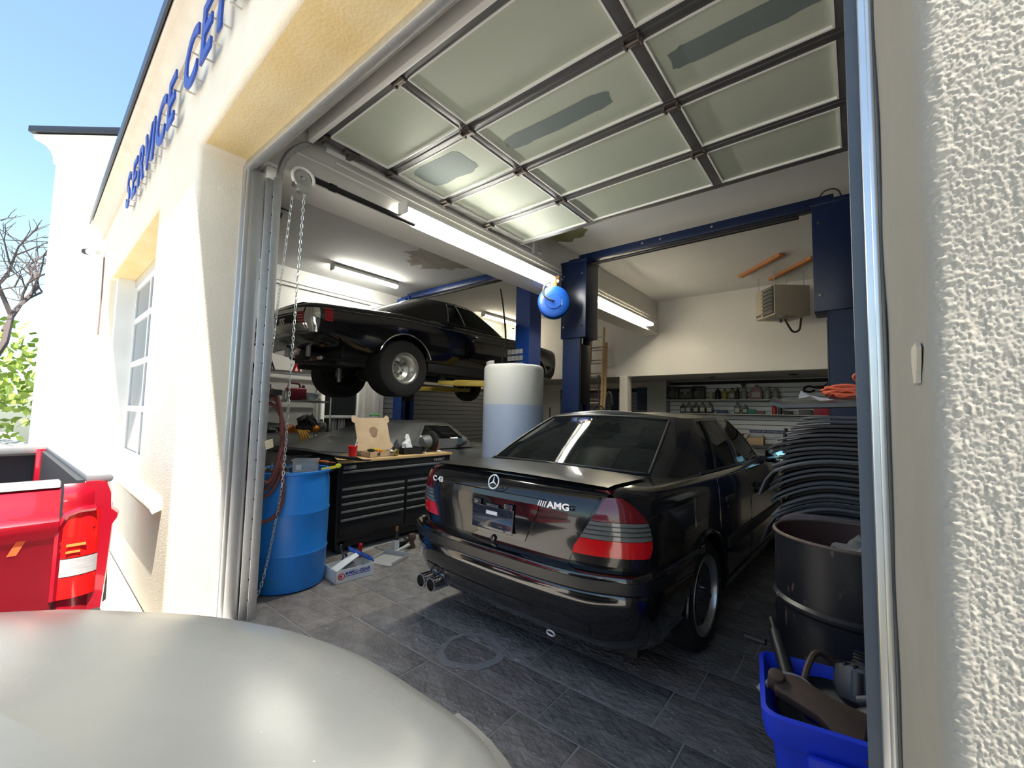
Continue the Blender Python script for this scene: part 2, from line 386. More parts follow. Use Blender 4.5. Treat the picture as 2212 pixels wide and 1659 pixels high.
# cornice moulding along the left wall
m = MB().box(XL, XL+.05, 1.09, YB, 3.40, 3.5); m.tube([(XL+.07,1.2,3.46),(XL+.07,8,3.46)], .012, 8)
struct('trim_8', m, white_paint)
# left bay window and slat panels
wn = struct('window_1', MB().box(XL-.01,XL+.05,3.72,3.80,.35,2.1).box(XL-.01,XL+.05,4.42,4.50,.35,2.1).box(XL-.01,XL+.05,3.80,4.42,.35,.43).box(XL-.01,XL+.05,3.80,4.42,2.02,2.1).box(XL-.01,XL+.04,3.80,4.42,1.2,1.25), white_enamel, bevel=.004)
build('pane', MB().box(XL+.005,XL+.012,3.8,4.42,.43,1.2), M('dark_window_glass', (.02,.024,.026), .08), wn); build('pane', MB().box(XL+.005,XL+.012,3.8,4.42,1.25,2.02), MATS['dark_window_glass'], wn)
for i, y in enumerate((3.92,4.08)): build('curtain', MB().grid([[(XL+.02+.012*math.sin(k*2.1), y+k*.022, z) for k in range(7)] for z in (.45,1.19)]), M('grey_curtain', (.2,.2,.2), .9), wn)
m = MB().box(XL, XL+.12, 4.62, 4.95, 0, 3.4).box(XL, XL+.16, 4.72, 4.84, 0, 3.4); struct('trim_9', m, white_paint, bevel=.01)
def slat_panel(name, along, a0, a1, pos, z0, z1, mat, pitch=.098, face=1):
    """horizontal grooved boards; each board is a part"""
    base = struct(name, MB().box(*( (min(pos,pos+.008*face),max(pos,pos+.008*face),a0,a1) if along=='Y' else (a0,a1,min(pos,pos+.008*face),max(pos,pos+.008*face)) ), z0, z1), M('slat_groove', (.03,.03,.03), .8))
    z = z0; first = None
    while z+pitch <= z1+.01:
        if first is None:
            q = sorted((pos+.008*face, pos+.024*face)); hz = pitch-.012
            mb = MB().box(q[0],q[1],a0,a1,0,hz) if along=='Y' else MB().box(a0,a1,q[0],q[1],0,hz)
            first = build('slat', mb, mat, base, loc=(0,0,z))
        else: copyo(first, base, (0,0,z))
        z += pitch
    return base
slat_grey = M('grey_slatwall', (.20,.205,.21), .55)
slat_white = M('pale_slatwall', (.78,.81,.84), .5)
slat_panel('wall_slats_left', 'Y', 4.96, 8.55, XL, .62, 1.95, slat_grey)
slat_panel('wall_slats_back', 'X', -3.45, .7, YR, .55, 2.18, slat_white, face=-1)
slat_panel('wall_slats_middle', 'X', -6.5, -3.9, YR-.05, .3, 2.05, slat_grey, face=-1)
m = MB().box(-3.9,-3.45,YR-.3,YR,0,2.2); struct('wall_pier', m, M('pier_grey', (.36,.37,.37), .7))
# ================================================================ overhead door (raised), tracks, hoist, lifts, lights
DZ = 3.36
dxs = [-3.06, -2.10, -.876, .05]; dys = [1.42, 2.035, 2.65, 3.266, 3.91]
door = thing('overhead_door', 'raised sectional overhead door with grey frame and frosted panes under the ceiling', 'garage door', (-1.5,2.66,DZ))
L = lambda mb: mb.xform(Matrix.Translation((1.5,-2.66,-DZ)))
frame_m = M('door_frame_grey', (.13,.13,.132), .45, .5, col2=(.18,.18,.18), nscale=7)
bead_m = M('white_glazing_bead', (.90,.90,.88), .35)
pane_m = M('frosted_pane', (.47,.52,.43), .5, col2=(.51,.56,.47), nscale=1.2, spec=.3)
for j, y in enumerate(dys):
    wd = .045 if j not in (0, 4) else .04
    m = MB()
    if 0 < j < 4: m.box(dxs[0],dxs[3],y-.048,y-.003,DZ,DZ+.045); m.box(dxs[0],dxs[3],y+.003,y+.048,DZ,DZ+.045); m.box(dxs[0],dxs[3],y-.012,y+.012,DZ-.006,DZ+.02)
    elif j == 0: m.box(dxs[0],dxs[3],y-.02,y+.06,DZ,DZ+.045)
    else: m.box(dxs[0],dxs[3],y-.075,y,DZ,DZ+.045)
    build('rail', L(m), frame_m, door, bevel=.003)
for i, x in enumerate(dxs):
    for j in range(4):
        y0, y1 = dys[j]+(.06 if j == 0 else .048), dys[j+1]-(.075 if j == 3 else .048)
        x0, x1 = (x, x+.085) if i == 0 else ((x-.085, x) if i == 3 else (x-.035, x+.035))
        build('stile', L(MB().box(x0,x1,y0,y1,DZ+.001,DZ+.045)), frame_m, door, bevel=.003)
for j in range(4):
    for i in range(3):
        x0 = dxs[i]+(.085 if i == 0 else .035); x1 = dxs[i+1]-(.085 if i == 2 else .035)
        y0 = dys[j]+(.06 if j == 0 else .048); y1 = dys[j+1]-(.075 if j == 3 else .048)
        p = build('pane', L(MB().box(x0,x1,y0,y1,DZ+.014,DZ+.02)), pane_m, door)
        b = .011; m = MB()
        for q in ((x0,x1,y0,y0+b),(x0,x1,y1-b,y1),(x0,x0+b,y0+b,y1-b),(x1-b,x1,y0+b,y1-b)): m.box(*q, DZ-.004, DZ+.013)
        build('glazing_bead', L(m), bead_m, p)
        if (i, j) in ((0,1),(1,1),(2,1),(2,0)):
            cx_, cy_ = {(0,1):(-2.62,2.3),(1,1):(-1.58,2.36),(2,1):(-.42,2.33),(2,0):(-.45,1.7)}[(i,j)]
            rx, ry = {(0,1):(.27,.15),(1,1):(.42,.075),(2,1):(.36,.08),(2,0):(.3,.08)}[(i,j)]
            random.seed(i*7+j); pts = []
            for k in range(36):
                a = 2*PI*k/36; c_, s_ = math.cos(a), math.sin(a)
                pts.append((cx_+rx*math.copysign(abs(c_)**.35,c_)*(1+random.uniform(-.03,.03)), cy_+ry*math.copysign(abs(s_)**.35,s_)*(1+random.uniform(-.09,.09))+.18*(cx_-cx_)))
            build('scraped_patch', L(MB().prism(pts, DZ+.0125, DZ+.0138)), M('blue_grey_scrape', (.16,.205,.205), .6, col2=(.19,.23,.225), nscale=50), p, label='blue-grey patch where lettering was scraped off')
hm = M('hinge_steel', (.16,.14,.13), .5, .8)
hng = MB().box(-.045,.045,-.04,.04,-.012,0).box(-.05,-.035,-.03,.03,-.03,-.01).box(.035,.05,-.03,.03,-.03,-.01).cyl((-.055,0,-.022),(.055,0,-.022),.009,8)
h0 = None
for x in (-3.0,-2.10,-.876):
    for y in dys[:4]:
        lc = (x+1.5, y-2.66+(.02 if y == dys[0] else 0), -.006)
        h0 = build('hinge', hng, hm, door, loc=lc, bevel=.002) if h0 is None else copyo(h0, door, lc)
build('lift_handle', L(MB().box(-3.04,-2.99,1.62,1.74,DZ-.03,DZ-.001).box(-3.1,-3.0,1.66,1.70,DZ-.045,DZ-.02)), hm, door, bevel=.003)
build('weather_strip', L(MB().box(-3.06,.05,1.36,1.4,DZ-.06,DZ+.05)), bead_m, door, bevel=.006)
# side tracks of the door
def ctrack(pts, mat, name, parent):
    mb = MB(); mb.tube([(p[0],p[1],p[2]) for p in pts], .016, 6); return build(name, mb, mat, parent)
tr = thing('door_track', 'galvanised vertical and overhead track on the left side of the raised door', 'track', (-3.09,1.12,0))
T = lambda mb: mb.xform(Matrix.Translation((3.09,-1.12,0)))
m = MB().box(-3.10,-3.093,1.117,1.20,0,2.93).box(-3.10,-3.05,1.195,1.202,0,2.93).box(-3.055,-3.048,1.15,1.202,0,2.93)
build('vertical_track', T(m), galv, tr, bevel=.002)
hole = MB().cyl((0,0,0),(.003,0,0),.007,10)
h0 = None
for k in range(22):
    lc = (-.0025, .045, .12+k*.128)
    h0 = build('bolt_hole', hole, M('hole_black', (.01,.01,.01), .9), tr, loc=lc) if h0 is None else copyo(h0, tr, lc)
arc = [(-3.085,1.19+.32*(1-math.cos(a)),2.93+.40*math.sin(a)) for a in [k*PI/16 for k in range(9)]]
build('curved_track', T(MB().tube(arc, .02, 6)), galv, tr)
build('overhead_track', T(MB().tube([(-3.085,1.51,3.33),(-3.085,4.35,3.33)], .022, 8).box(-3.12,-3.075,4.2,4.25,3.33,CZ)), M('white_track', (.66,.66,.65), .4), tr)
m = MB().box(-3.125,-3.112,1.2,4.4,3.42,3.52).box(-3.3,-3.1,1.12,1.2,2.93,3.02)
build('bracket_angle', T(m), white_enamel, tr, bevel=.003)
# chain hoist and its chain loop
HP = Vector((-3.02,1.32,2.98))
ho = thing('chain_hoist', 'grey chain hoist wheel with guard at the top of the left door jamb', 'hoist', HP)
build('sprocket', MB().lathe([(.02,-.012),(.06,-.012),(.062,-.006),(.05,0),(.062,.006),(.06,.012),(.02,.012),(.02,-.012)], 20, axis='X'), galv, ho)
build('guard', MB().tube([(.02,.075*math.cos(a),.075*math.sin(a)) for a in [k*PI/10-.3 for k in range(14)]], .012, 8), white_enamel, ho)
build('housing', MB().box(-.03,.03,-.035,.035,-.1,-.04).box(-.12,.0,-.02,.02,-.02,.02), galv, ho, bevel=.004)
link = MB(); lp = [(.0075*math.cos(a), 0, .0135*math.sin(a)+(.005 if math.sin(a)>0 else -.005)) for a in [2*PI*k/10 for k in range(10)]]
link.tube(lp, .0024, 5, closed=True)
ch = thing('hand_chain', 'long steel hand chain loop hanging beside the left door jamb', 'chain', HP)
path = [Vector((0,.02,-.1)),Vector((-.05,.03,-.7)),Vector((-.13,.055,-1.4)),Vector((-.19,.07,-2.1)),Vector((-.22,.04,-2.5)),Vector((-.24,0,-2.8)),Vector((-.235,-.04,-2.925)),Vector((-.22,-.07,-2.955)),Vector((-.20,-.10,-2.93)),Vector((-.18,-.115,-2.75)),Vector((-.13,-.11,-2.3)),Vector((-.09,-.11,-1.5)),Vector((-.07,-.03,-.1))]
pp = cr(path, 24); pitch = .0285; acc = 0; last = pp[0]; l0 = None; k = 0; nxt = 0; tot = 0
for a, b in zip(pp[:-1], pp[1:]):
    d = b-a; ln = d.length
    while nxt <= tot+ln:
        q = a+d*((nxt-tot)/ln); quat = d.to_track_quat('Z','Y'); e = (quat.to_matrix() @ Matrix.Rotation((k%2)*PI/2+.5,3,'Z')).to_euler()
        if l0 is None: l0 = build('link', link, galv, ch, loc=q, rot=e)
        else: copyo(l0, ch, q, e)
        k += 1; nxt += pitch
    tot += ln
# two-post lifts
def lift(name, label, X0, X1, Y, top, mat, shroud=True, arms=None, arm_z=1.75):
    t = thing(name, label, 'car lift', ((X0+X1)/2, Y, 0)); cxm = (X0+X1)/2
    for X, s in ((X0, 1), (X1, -1)):
        x = X-cxm
        # C-shaped column opening towards the middle
        m = MB(); w_, d_, th = .17, .15, .012
        m.box(x-s*w_ if s>0 else x+w_-th, x-s*w_+th if s>0 else x+w_, -d_, d_, 0, top) if False else None
        xo = x-s*w_; xi = x+s*w_*.55
        m.box(min(xo,xo+s*th),max(xo,xo+s*th),-d_,d_,.0,top)
        for sy in (-1,1):
            m.box(min(xo,xi),max(xo,xi),min(sy*d_,sy*(d_-th)),max(sy*d_,sy*(d_-th)),0,top)
            m.box(min(xi,xi-s*th),max(xi,xi-s*th),min(sy*d_,sy*.055),max(sy*d_,sy*.055),0,top)
        c = build('column', m, mat, t, bevel=.003)
        build('base_plate', MB().box(x-.24,x+.24,-.24,.24,0,.02), mat, t, bevel=.003)
        build('carriage', MB().box(x-.10,x+.10,-.13,.13,arm_z-.25,arm_z+.55), dark_metal, t, bevel=.005)
        m = MB(); 
        for q in (-.035,.0,.04): m.cyl((x+s*.02,q,.1),(x+s*.02,q,top-.05),.008,6)
        build('lift_cable', m, dark_metal, t)
        if shroud: build('shroud', MB().box(x-.19,x+.19,-.17,.17,top-1.05,top-.02).box(x-.2,x+.2,-.18,.18,top-.03,top), mat, t, bevel=.004)
        for q in (-.14,.14):
            for zq in (.2,.9): build('bolt', MB().cyl((x+q,-.185 if shroud else -.16,top-zq),(x+q,-.14,top-zq),.012,8), chrome, t)
    h = (X1-X0)/2
    build('crossbeam', MB().box(-h+.02,h-.02,-.06,.06,top+.0,top+.105).box(-h-.12,-h+.14,-.1,.1,top-.06,top+.05).box(h-.14,h+.12,-.1,.1,top-.06,top+.05), mat, t, bevel=.004)
    build('shutoff_bar', MB().cyl((-h+.3,-.07,top-.06),(h-.3,-.07,top-.06),.022,10).box(-h+.2,-h+.42,-.08,-.05,top-.075,top-.05).box(h-.42,h-.3,-.08,-.05,top-.075,top-.05), black_plastic, t, bevel=.003)
    for q in (-.5,-.28,.3): build('rivet', MB().cyl((q,-.066,top+.06),(q,-.06,top+.06),.012,8), chrome, t)
    if arms:
        for (ax, ay, bx, by) in arms:
            m = MB().bar((ax-cxm,ay-Y,arm_z),(bx-cxm,by-Y,arm_z),.11,.09); build('arm', m, yellow_paint, t, bevel=.006)
            d = Vector((bx-ax,by-ay,0)).normalized()
            build('arm_extension', MB().bar((bx-cxm,by-Y,arm_z),(bx-cxm+d.x*.25,by-Y+d.y*.25,arm_z),.08,.065), yellow_paint, t, bevel=.004)
            build('arm_pad', MB().cyl((bx-cxm+d.x*.2,by-Y+d.y*.2,arm_z+.03),(bx-cxm+d.x*.2,by-Y+d.y*.2,arm_z+.12),.06,14), rubber, t)
    return t
lf1 = lift('two_post_lift', 'dark navy two-post car lift standing behind the black sedan', -2.92, -.10, 5.05, 3.43, navy)
lf2 = lift('two_post_lift', 'bright blue two-post lift carrying the raised black coupe', -6.89, -3.94, 5.2, 3.56, blue_lift, shroud=False, arms=[(-4.1,5.05,-4.75,4.5),(-4.1,5.3,-4.8,5.95),(-6.75,5.05,-6.15,4.5),(-6.75,5.3,-6.2,5.95)], arm_z=1.80)
build('hose', MB().tube(cr([(1.1,-.2,3.3),(1.2,-.22,2.9),(1.23,-.2,2.5),(1.19,-.22,2.2),(1.2,-.2,1.8)],6), .014, 8), black_plastic, lf2)
for k in range(3):
    m = MB()
    for q in range(4): m.box(1.25+q*.075,1.31+q*.075,-.165,-.15,2.06+k*.1,2.13+k*.1)
    build('control_sticker', m, M('sticker_grey', (.4,.4,.4), .5, col2=(.12,.12,.12), nscale=60), lf2)
build('overhead_hose', MB().tube(cr([(1.25,0,3.5),(1.32,-.05,3.58),(1.42,-.06,3.56),(1.46,-.05,3.44)],6), .008, 6), black_plastic, lf1)
# fluorescent fixtures
tube_m = M('tube_glow', (1,1,1), .4, emit=(1,.97,.86,TUBE)); tube_w = M('tube_glow_warm', (1,1,1), .4, emit=(1,.88,.66,TUBE*.5))
def fluoro(label, loc, length, rotz, mat, n=2, w_=.12, tilt=0):
    t = thing('fluorescent_light', label, 'ceiling light', loc, group='fluorescent shop lights', rot=(tilt,0,rotz)); h = length/2
    build('housing', MB().prism([(-w_/2,.02),(w_/2,.02),(w_*.36,.075),(-w_*.36,.075)], -h, h, 'XZ'), white_enamel, t, bevel=.003)
    for s in (-1,1): build('end_cap', MB().box(-w_/2,w_/2,s*h-.012,s*h+.012,-.03,.08), white_enamel, t, bevel=.004)
    for q in range(n):
        x = (q-(n-1)/2)*.06
        build('tube', MB().cyl((x,-h+.02,-.002),(x,h-.02,-.002),.019,12), mat, t)
    return t
fluoro('long lit fluorescent fixture on the beam above the white tank, nearest the door', (-3.03,3.40,3.10), 2.42, 0, tube_m)
fluoro('long warm fluorescent fixture on the beam running to the back wall', (-3.04,6.75,3.12), 2.42, 0, tube_w)
fluoro('lit fluorescent fixture flat on the left bay ceiling above the raised coupe', (-6.53,4.03,3.63), 1.24, 0, tube_m)
fluoro('lit fluorescent fixture far back in the left bay seen past the coupe', (-6.75,7.85,3.63), 1.24, 0, tube_w)
# hose reel
rl = thing('hose_reel', 'round bright blue hose reel hung from the beam beside the navy lift', 'hose reel', (-3.0,4.53,2.80), rotz=.55)
bl = M('reel_blue', (.003,.05,.27), .35)
build('disc', MB().lathe([(0,-.06),(.10,-.06),(.105,-.05),(.17,-.05),(.2,-.035),(.205,-.02),(.2,0),(.0,0)], 40, axis='Y'), bl, rl, smooth=30)
build('back_disc', MB().lathe([(0,.09),(.2,.09),(.205,.11),(.2,.12),(0,.12)], 40, axis='Y'), bl, rl, smooth=30)
build('hose_coil', MB().lathe([(.1,.0),(.16,.0),(.17,.03),(.16,.09),(.1,.09)], 30, axis='Y'), rubber, rl)
build('bracket', MB().box(-.04,.04,-.01,.1,.15,.33).box(-.07,.07,-.02,.12,.3,.34), M('brass_fitting', (.25,.14,.05), .4, .6), rl, bevel=.004)
build('inlet_hose', MB().tube(cr([(0,-.07,0),(-.07,-.09,.02),(-.13,-.08,.09),(-.12,-.05,.2),(-.04,0,.27)],6), .012, 8), rubber, rl)
build('sticker', MB().prism([(.06,-.05),(.11,-.05),(.11,.02),(.06,.02)], -.053, -.051, 'XZ'), M('sticker_pale_blue', (.35,.55,.7), .4), rl)
# unit heater hung across the corner
ht = thing('unit_heater', 'beige gas unit heater with louvres hung from the ceiling', 'heater', (-.96,7.70,3.0), rotz=YAW)
hb = M('heater_beige', (.36,.325,.25), .5)
build('body', MB().box(0,.56,0,.52,0,.48), hb, ht, bevel=.008)
build('louvre_frame', MB().box(-.01,.0,.02,.30,.02,.46), M('louvre_dark', (.03,.028,.026), .5), ht)
for k in range(7): build('louvre', MB().obox((-.018,.16,.06+k*.062),(.05,.27,.006),(0,.7,0)), M('louvre_grey', (.25,.25,.25), .3, .7), ht)
text('heater_logo', 'MAXX', .05, .002, M('logo_black', (.02,.02,.02), .5), ht, (-.011,.50,.04), (PI/2,0,-PI/2))
build('vent_grille', MB().box(.1,.42,.1,.4,-.006,0), M('heater_grey', (.25,.25,.24), .5), ht)
build('rating_label', MB().box(.1,.18,.05,.12,-.009,-.005), M('label_white', (.7,.7,.66), .6), ht)
build('hanger_rod', MB().cyl((.03,.05,.48),(.03,.05,.72),.007,6).cyl((.5,.05,.48),(.5,.05,.72),.007,6).cyl((.03,.47,.48),(.03,.47,.72),.007,6).cyl((.5,.47,.48),(.5,.47,.72),.007,6), galv, ht)
build('gas_pipe', MB().tube(cr([(.35,.3,0),(.37,.25,-.12),(.45,.25,-.22),(.55,.25,-.18),(.58,.25,0),(.6,.25,.15)],6), .016, 8).cyl((.28,.3,-.06),(.28,.3,0),.02,8), black_plastic, ht)
orange_wood = M('orange_wood', (.38,.15,.05), .6, col2=(.45,.2,.08), nscale=4, stretch=(1,10,10))
for i, (p0, p1) in enumerate((((-1.436,7.725,3.697),(-.766,6.992,3.697)),((-1.066,8.161,3.697),(-.43,7.385,3.697)))):
    o = build('ceiling_board', MB().bar(p0,p1,.09,.045), orange_wood, bevel=.003); tag(o, ('orange wooden board on ceiling carrying the heater, further from the lift column','orange wooden board on ceiling carrying the heater, next to the lift column')[i], 'board', 'heater hanging boards')
# little junction fitting on the ceiling at the right
o = build('ceiling_hook', MB().tube(cr([(-.38,4.35,CZ),(-.38,4.35,CZ-.07),(-.36,4.36,CZ-.09),(-.34,4.35,CZ-.07),(-.34,4.35,CZ)],5), .018, 8).tube(cr([(-.28,4.35,CZ),(-.28,4.35,CZ-.07),(-.26,4.36,CZ-.09),(-.24,4.35,CZ-.07),(-.24,4.35,CZ)],5), .018, 8), white_enamel); tag(o, 'pair of white double hooks screwed to the ceiling near the right jamb', 'hook')
# ================================================================ vehicles: bodies from stacked plan outlines
class Shell:
    """rows: (z, half outline [(t,s)...] from rear centre to front centre); x = right, y = forward"""
    def __init__(s, levels, outline, zmap=None, n=4):
        s.n = n; s.zs = [l[0] for l in levels]; s.zmap = zmap or (lambda z, sx: z); s.levels = levels; s.outline = outline
        s.rows = [[(p.x, p.y) for p in cr([(a, b, 0) for a, b in outline(*l)], n)] for l in levels]
        s.N = len(s.rows[0])
    def pt(s, i, z, off=0, side=1):
        zs = s.zs; k = 0
        while k < len(zs)-2 and z > zs[k+1]: k += 1
        f = (z-zs[k])/(zs[k+1]-zs[k]); i = max(0, min(s.N-1.001, i)); j = int(i); g = i-j
        def q(r, a): return Vector(r[a])
        A = lambda a: q(s.rows[k], a)*(1-f)+q(s.rows[k+1], a)*f
        p = A(j)*(1-g)+A(j+1)*g; d = A(j+1)-A(j)
        nrm = Vector((d.y, -d.x)).normalized() if d.length > 1e-9 else Vector((0,-1))
        p = p+nrm*off
        return Vector((p.x*side, p.y, s.zmap(z, p.y)))
    def find(s, z, t=None, sx=None):
        """index where the outline reaches lateral t (at the rear) or forward position sx (along the side)"""
        for i in range(s.N*4):
            p = s.pt(i/4, z)
            if t is not None and p.x >= t: return i/4
            if sx is not None and p.y >= sx and p.x > .3: return i/4
        return s.N-1
    def mesh(s, crown=.02, cuts=9):
        mb = MB(); N = s.N
        loop = lambda k: [Vector((x, y, s.zmap(s.zs[k], y))) for x, y in s.rows[k]]+[Vector((-x, y, s.zmap(s.zs[k], y))) for x, y in s.rows[k][::-1]]
        rows = [loop(k) for k in range(len(s.zs))]
        mb.grid(rows, closed=True)
        top = s.rows[-1]; g = []
        for x, y in top:
            g.append([Vector((x*c, y, s.zmap(s.zs[-1], y)+crown*(1-c*c)*min(1, x/.5))) for c in [2*q/(cuts-1)-1 for q in range(cuts)]])
        mb.grid(g)
        g = [[Vector((x*c, y, s.zmap(s.zs[0], y))) for c in (-1,0,1)] for x, y in s.rows[0]]
        mb.grid(g)
        return mb
    def patch(s, i0, i1, z0, z1, off, nu=10, nz=6, side=1, depth=None):
        """panel lying on the shell between index functions i0(z), i1(z)"""
        F = []; B = []
        for a in range(nz+1):
            z = lerp(z0, z1, a/nz); u0 = i0(z) if callable(i0) else i0; u1 = i1(z) if callable(i1) else i1
            F.append([s.pt(lerp(u0,u1,b/nu), z, off, side) for b in range(nu+1)]); B.append([s.pt(lerp(u0,u1,b/nu), z, -.004 if depth is None else depth, side) for b in range(nu+1)])
        mb = MB().grid(F); mb.grid([F[0],B[0]]); mb.grid([F[-1],B[-1]]); mb.grid([[r[0] for r in F],[r[0] for r in B]]); mb.grid([[r[-1] for r in F],[r[-1] for r in B]])
        return mb
    def rear_patch(s, iz, z0, z1, off, nu=16, nz=8, c0=None):
        F = []; B = []
        for a in range(nz+1):
            z = lerp(z0, z1, a/nz); u = iz(z); l = []; b_ = []
            for k in range(-nu, nu+1):
                sd = -1 if k < 0 else 1
                l.append(s.pt(u*abs(k)/nu, z, off, sd)); b_.append(s.pt(u*abs(k)/nu, z, -.004, sd))
            F.append(l); B.append(b_)
        mb = MB().grid(F); mb.grid([F[0],B[0]]); mb.grid([F[-1],B[-1]]); mb.grid([[r[0] for r in F],[r[0] for r in B]]); mb.grid([[r[-1] for r in F],[r[-1] for r in B]])
        return mb
def greenhouse(belt, top, wins, vb, vt, bulge=.03, n=4, crown=.03, rows=None):
    """belt/top: half outlines (t,s,z). wins: list of (k0,k1) control spans that are glass. returns frame MB, list of glass MBs, roof MB, sample fn"""
    B = cr(belt, n); T = cr(top, n); N = len(B)
    vs = [0, vb, lerp(vb,vt,.25), lerp(vb,vt,.5), lerp(vb,vt,.75), vt, 1]
    def P(j, v, sd=1, off=0):
        p = B[j].lerp(T[j], v); b = bulge*4*v*(1-v)
        a, c = B[max(j-1,0)].lerp(T[max(j-1,0)],v), B[min(j+1,N-1)].lerp(T[min(j+1,N-1)],v); d = c-a
        nr = Vector((d.y,-d.x,0)).normalized() if d.length > 1e-9 else Vector((0,-1,0))
        p = p+nr*(b+off); return Vector((p.x*sd, p.y, p.z))
    fr = MB(); glass = []
    def inwin(j):
        for w_, (a, b) in enumerate(wins):
            if a*n <= j < b*n: return w_
        return None
    for w_, (a, b) in enumerate(wins):
        centre = a == 0 or b*n >= N-1
        if centre:
            js = range(a*n, b*n+1)
            sides = [[(j, 1) for j in js]]
            full = [(j,-1) for j in reversed(js) if j != 0]+[(j,1) for j in js] if a == 0 else [(j,1) for j in js]+[(j,-1) for j in reversed(js) if j != N-1]
            glass.append([MB().grid([[P(j,v,sd,-.004) for j,sd in full] for v in vs[1:6]])])
        else:
            glass.append([MB().grid([[P(j,v,sd,-.004) for j in range(a*n,b*n+1)] for v in vs[1:6]]) for sd in (1,-1)])
    for sd in (1,-1):
        for j in range(N-1):
            for r in range(6):
                if 1 <= r <= 4 and inwin(j) is not None: continue
                q = [P(j,vs[r],sd),P(j+1,vs[r],sd),P(j+1,vs[r+1],sd),P(j,vs[r+1],sd)]
                q2 = [P(j,vs[r],sd,-.02),P(j+1,vs[r],sd,-.02),P(j+1,vs[r+1],sd,-.02),P(j,vs[r+1],sd,-.02)]
                fr.add(q, [(0,1,2,3)]); 
                # inner return on window edges
                if r in (0,5) and inwin(j) is not None:
                    e = (3,2) if r == 0 else (0,1); fr.add([q[e[0]],q[e[1]],q2[e[1]],q2[e[0]]], [(0,1,2,3)])
                if 1 <= r <= 4:
                    if inwin(j+1) is not None and j+1 < N-1: fr.add([q[1],q[2],q2[2],q2[1]], [(0,1,2,3)])
                    if j > 0 and inwin(j-1) is not None: fr.add([q[0],q[3],q2[3],q2[0]], [(0,1,2,3)])
    g = []
    for p in T: g.append([Vector((p.x*c, p.y, p.z+crown*(1-c*c)*min(1,p.x/.4))) for c in [2*q/10-1 for q in range(11)]])
    roof = MB().grid(g)
    return fr, glass, roof, P, n
def cut(o, cutters):
    for c in cutters:
        md = o.modifiers.new('b', 'BOOLEAN'); md.operation = 'DIFFERENCE'; md.solver = 'EXACT'; md.object = c
    bpy.context.view_layer.update()
    dg = bpy.context.evaluated_depsgraph_get(); dg.update()
    me = bpy.data.meshes.new_from_object(o.evaluated_get(dg)); o.modifiers.clear(); old = o.data; o.data = me; me.name = o.name
    for p in me.polygons: p.use_smooth = True
    me.set_sharp_from_angle(angle=math.radians(35))
def cutter(mb, parent):
    return build('cutter', mb, black_plastic, parent)
def drop(objs):
    for c in objs: bpy.data.objects.remove(c)
def tyre_mb(R, r, wd, n=48):
    b = .018
    return MB().lathe([(r,-wd/2+.01),(r+.012,-wd/2),(lerp(r,R,.5),-wd/2-.006),(R-b*1.6,-wd/2+.004),(R-b*.4,-wd/2+.018),(R,-wd/2+.04),(R+.002,0),(R,wd/2-.04),(R-b*.4,wd/2-.018),(R-b*1.6,wd/2-.004),(lerp(r,R,.5),wd/2+.006),(r+.012,wd/2),(r,wd/2-.01),(r,-wd/2+.01)], n, axis='X')
tread = M('tread_rubber', (.014,.014,.015), .8, bump=.9, bscale=26, stretch=(1,6,6))
glass_dark = M('car_glass', (.10,.12,.12), .03, trans=.92, spec=.6, ior=1.2)
glass_black = M('dark_glass_opaque', (.008,.009,.010), .05, spec=.6)
dusty_black = M('dusty_black_paint', (.004,.004,.0055), .14, coat=.55, spec=.4, col2=(.016,.0155,.0155), nscale=6, namt=.58, noise2=(160,.74,(.07,.068,.065)))
